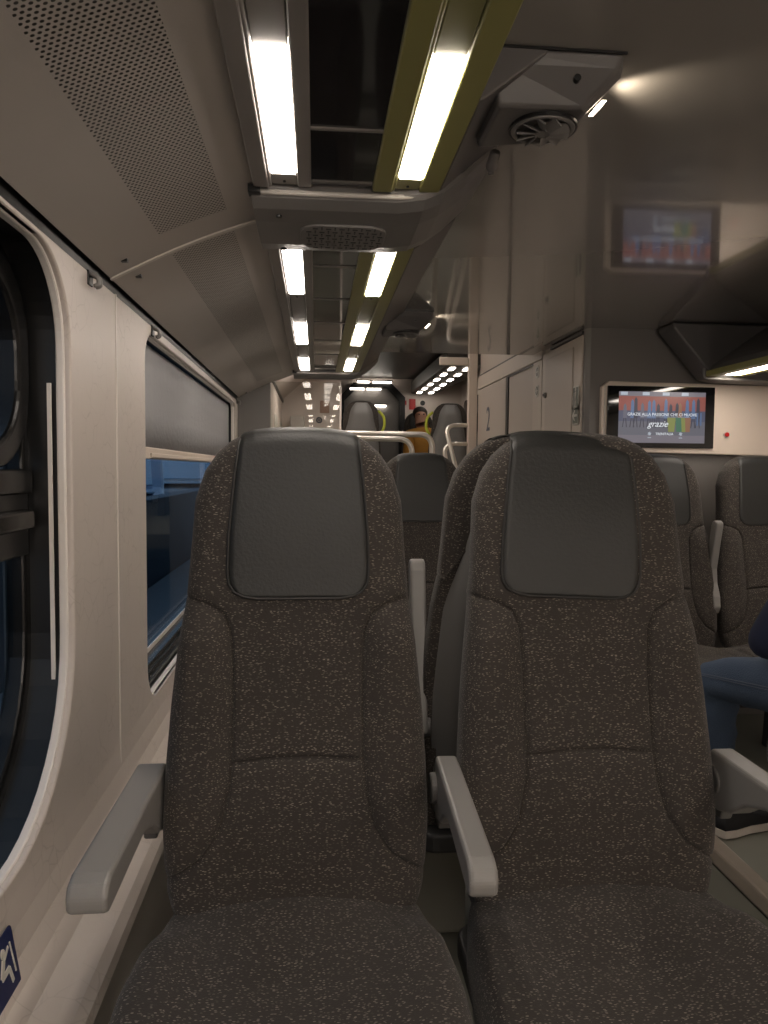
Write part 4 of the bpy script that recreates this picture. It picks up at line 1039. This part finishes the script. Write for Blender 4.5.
ED = [('pelvis', 'chest'), ('chest', 'uchest'), ('uchest', 'neck'), ('neck', 'head0'), ('head0', 'head1'), ('head1', 'head2')] + [(a+s, b_+s) if a not in ('uchest', 'pelvis') else (a, b_+s) for s in 'LR' for a, b_ in (('uchest', 'sh'), ('sh', 'el'), ('el', 'wr'), ('wr', 'ha'), ('pelvis', 'kn'), ('kn', 'an'))]
bake(skin_body('body', JD, ED, M['skin'], pd))
kt = ['pelvis', 'chest', 'uchest', 'shL', 'elL', 'wrL', 'shR', 'elR', 'wrR']
JK = {k: (*JD[k][:3], JD[k][3]+.032) for k in kt}; JK['collar'] = (0, .02, 1.09, .085); kt = kt + ['collar']; ED.append(('uchest', 'collar'))
b = new(); bmesh.ops.create_uvsphere(b, u_segments=20, v_segments=12, radius=1)
for v in b.verts: v.co = Vector((v.co.x*.098 + .05, v.co.y*.085 - .035, v.co.z*.085 + 1.275))
obj('hair', b, M['hair'], pd, smooth=True)
b = new()
for sx in (-.03, .03): cyl(b, (.05+sx, .098, 1.25), 'y', .009, .012, 10)
obj('eyes', b, M['black_gap'], pd)
bake(skin_body('jacket', JK, [e for e in ED if e[0] in kt and e[1] in kt], M['orange'], pd))
kt = ['pelvis', 'knL', 'anL', 'knR', 'anR']
bake(skin_body('trousers', {k: (*JD[k][:3], JD[k][3]+.015) for k in kt}, [e for e in ED if e[0] in kt and e[1] in kt], M['navy'], pd))
far_seat(1.36, 9.80, 'dark seat on the upper level carrying the person in mustard', 0)

# ================================================================ OUTSIDE
bm = new(); box(bm, -40, -1.9, -6, 60, -.9, -.02); o = struct('ground', bm, M['asphalt'])
bm = new(); box(bm, -1.69, -.95, -6, 30, -.9, .0); tag(obj('station_platform', bm, M['concrete'], bevel=.01), 'pale concrete platform edge outside the left windows', 'platform')
bm = new(); box(bm, -1.9, -1.7, -6, 30, -.9, .85); box(bm, -1.93, -1.695, -6, 30, .85, .89); tag(obj('low_wall', bm, M['asphalt']), 'low concrete wall between the platform and the parked cars', 'wall')
def car(x, y, rz, col, label):
    t = thing('car', label, 'car', (x, y, -.02), 'cars parked outside'); t.rotation_euler = (0, 0, rz)
    paint = mat('car_paint', col, .25, coat=.8)
    b = new(); prism(b, [(-2.1, .35), (-2.08, .75), (-1.3, .95), (-.7, 1.42), (.75, 1.45), (1.5, .98), (2.05, .88), (2.12, .40), (2.0, .28), (-2.0, .28)], 'x', -.85, .85)
    obj('car_body', b, paint, t, bevel=.07, seg=3)
    b = new(); prism(b, [(-1.18, .97), (-.66, 1.36), (.70, 1.39), (1.32, .99)], 'x', -.862, .862); obj('side_windows', b, M['carglass'], t, bevel=.02)
    b = new(); box(b, -.68, .68, -2.0, -1.1, .88, .90); prism(b, [(-1.28, .99), (-.74, 1.40), (-.72, 1.37), (-1.26, .96)], 'x', -.68, .68); obj('windscreen', b, M['carglass'], t)
    for sx in (-.78, .78):
        for sy in (-1.3, 1.3): b = new(); cyl(b, (sx, sy, .31), 'x', .31, .2); cyl(b, (sx*1.02, sy, .31), 'x', .17, .21, 16, 0); obj('wheel', b, M['tyre'], t, bevel=.02)
    for sx in (-.6, .6): b = new(); box(b, sx-.16, sx+.16, -2.11, -2.05, .62, .74); obj('headlight', b, M['carglass'], t, bevel=.01)
car(-3.4, 12.5, .25, (.16, .26, .42), 'deep blue car seen through the gap under the grey blind')
car(-6.0, 18.0, .4, (.30, .42, .55), 'pale blue car behind the deep blue one')
car(-3.2, 19.5, .1, (.35, .38, .42), 'silver car furthest along the platform')
car(-4.2, 5.0, 1.4, (.05, .12, .22), 'dark car level with the near left window')
bm = new(); box(bm, -14, -10, -10, 45, -.02, 5.0)
for k in range(9): box(bm, -9.99, -9.95, -8 + k*5, -5.5 + k*5, 1.2, 3.2, 1)
tag(obj('building', bm, [M['concrete'], M['carglass']]), 'low grey building across the car park', 'building')
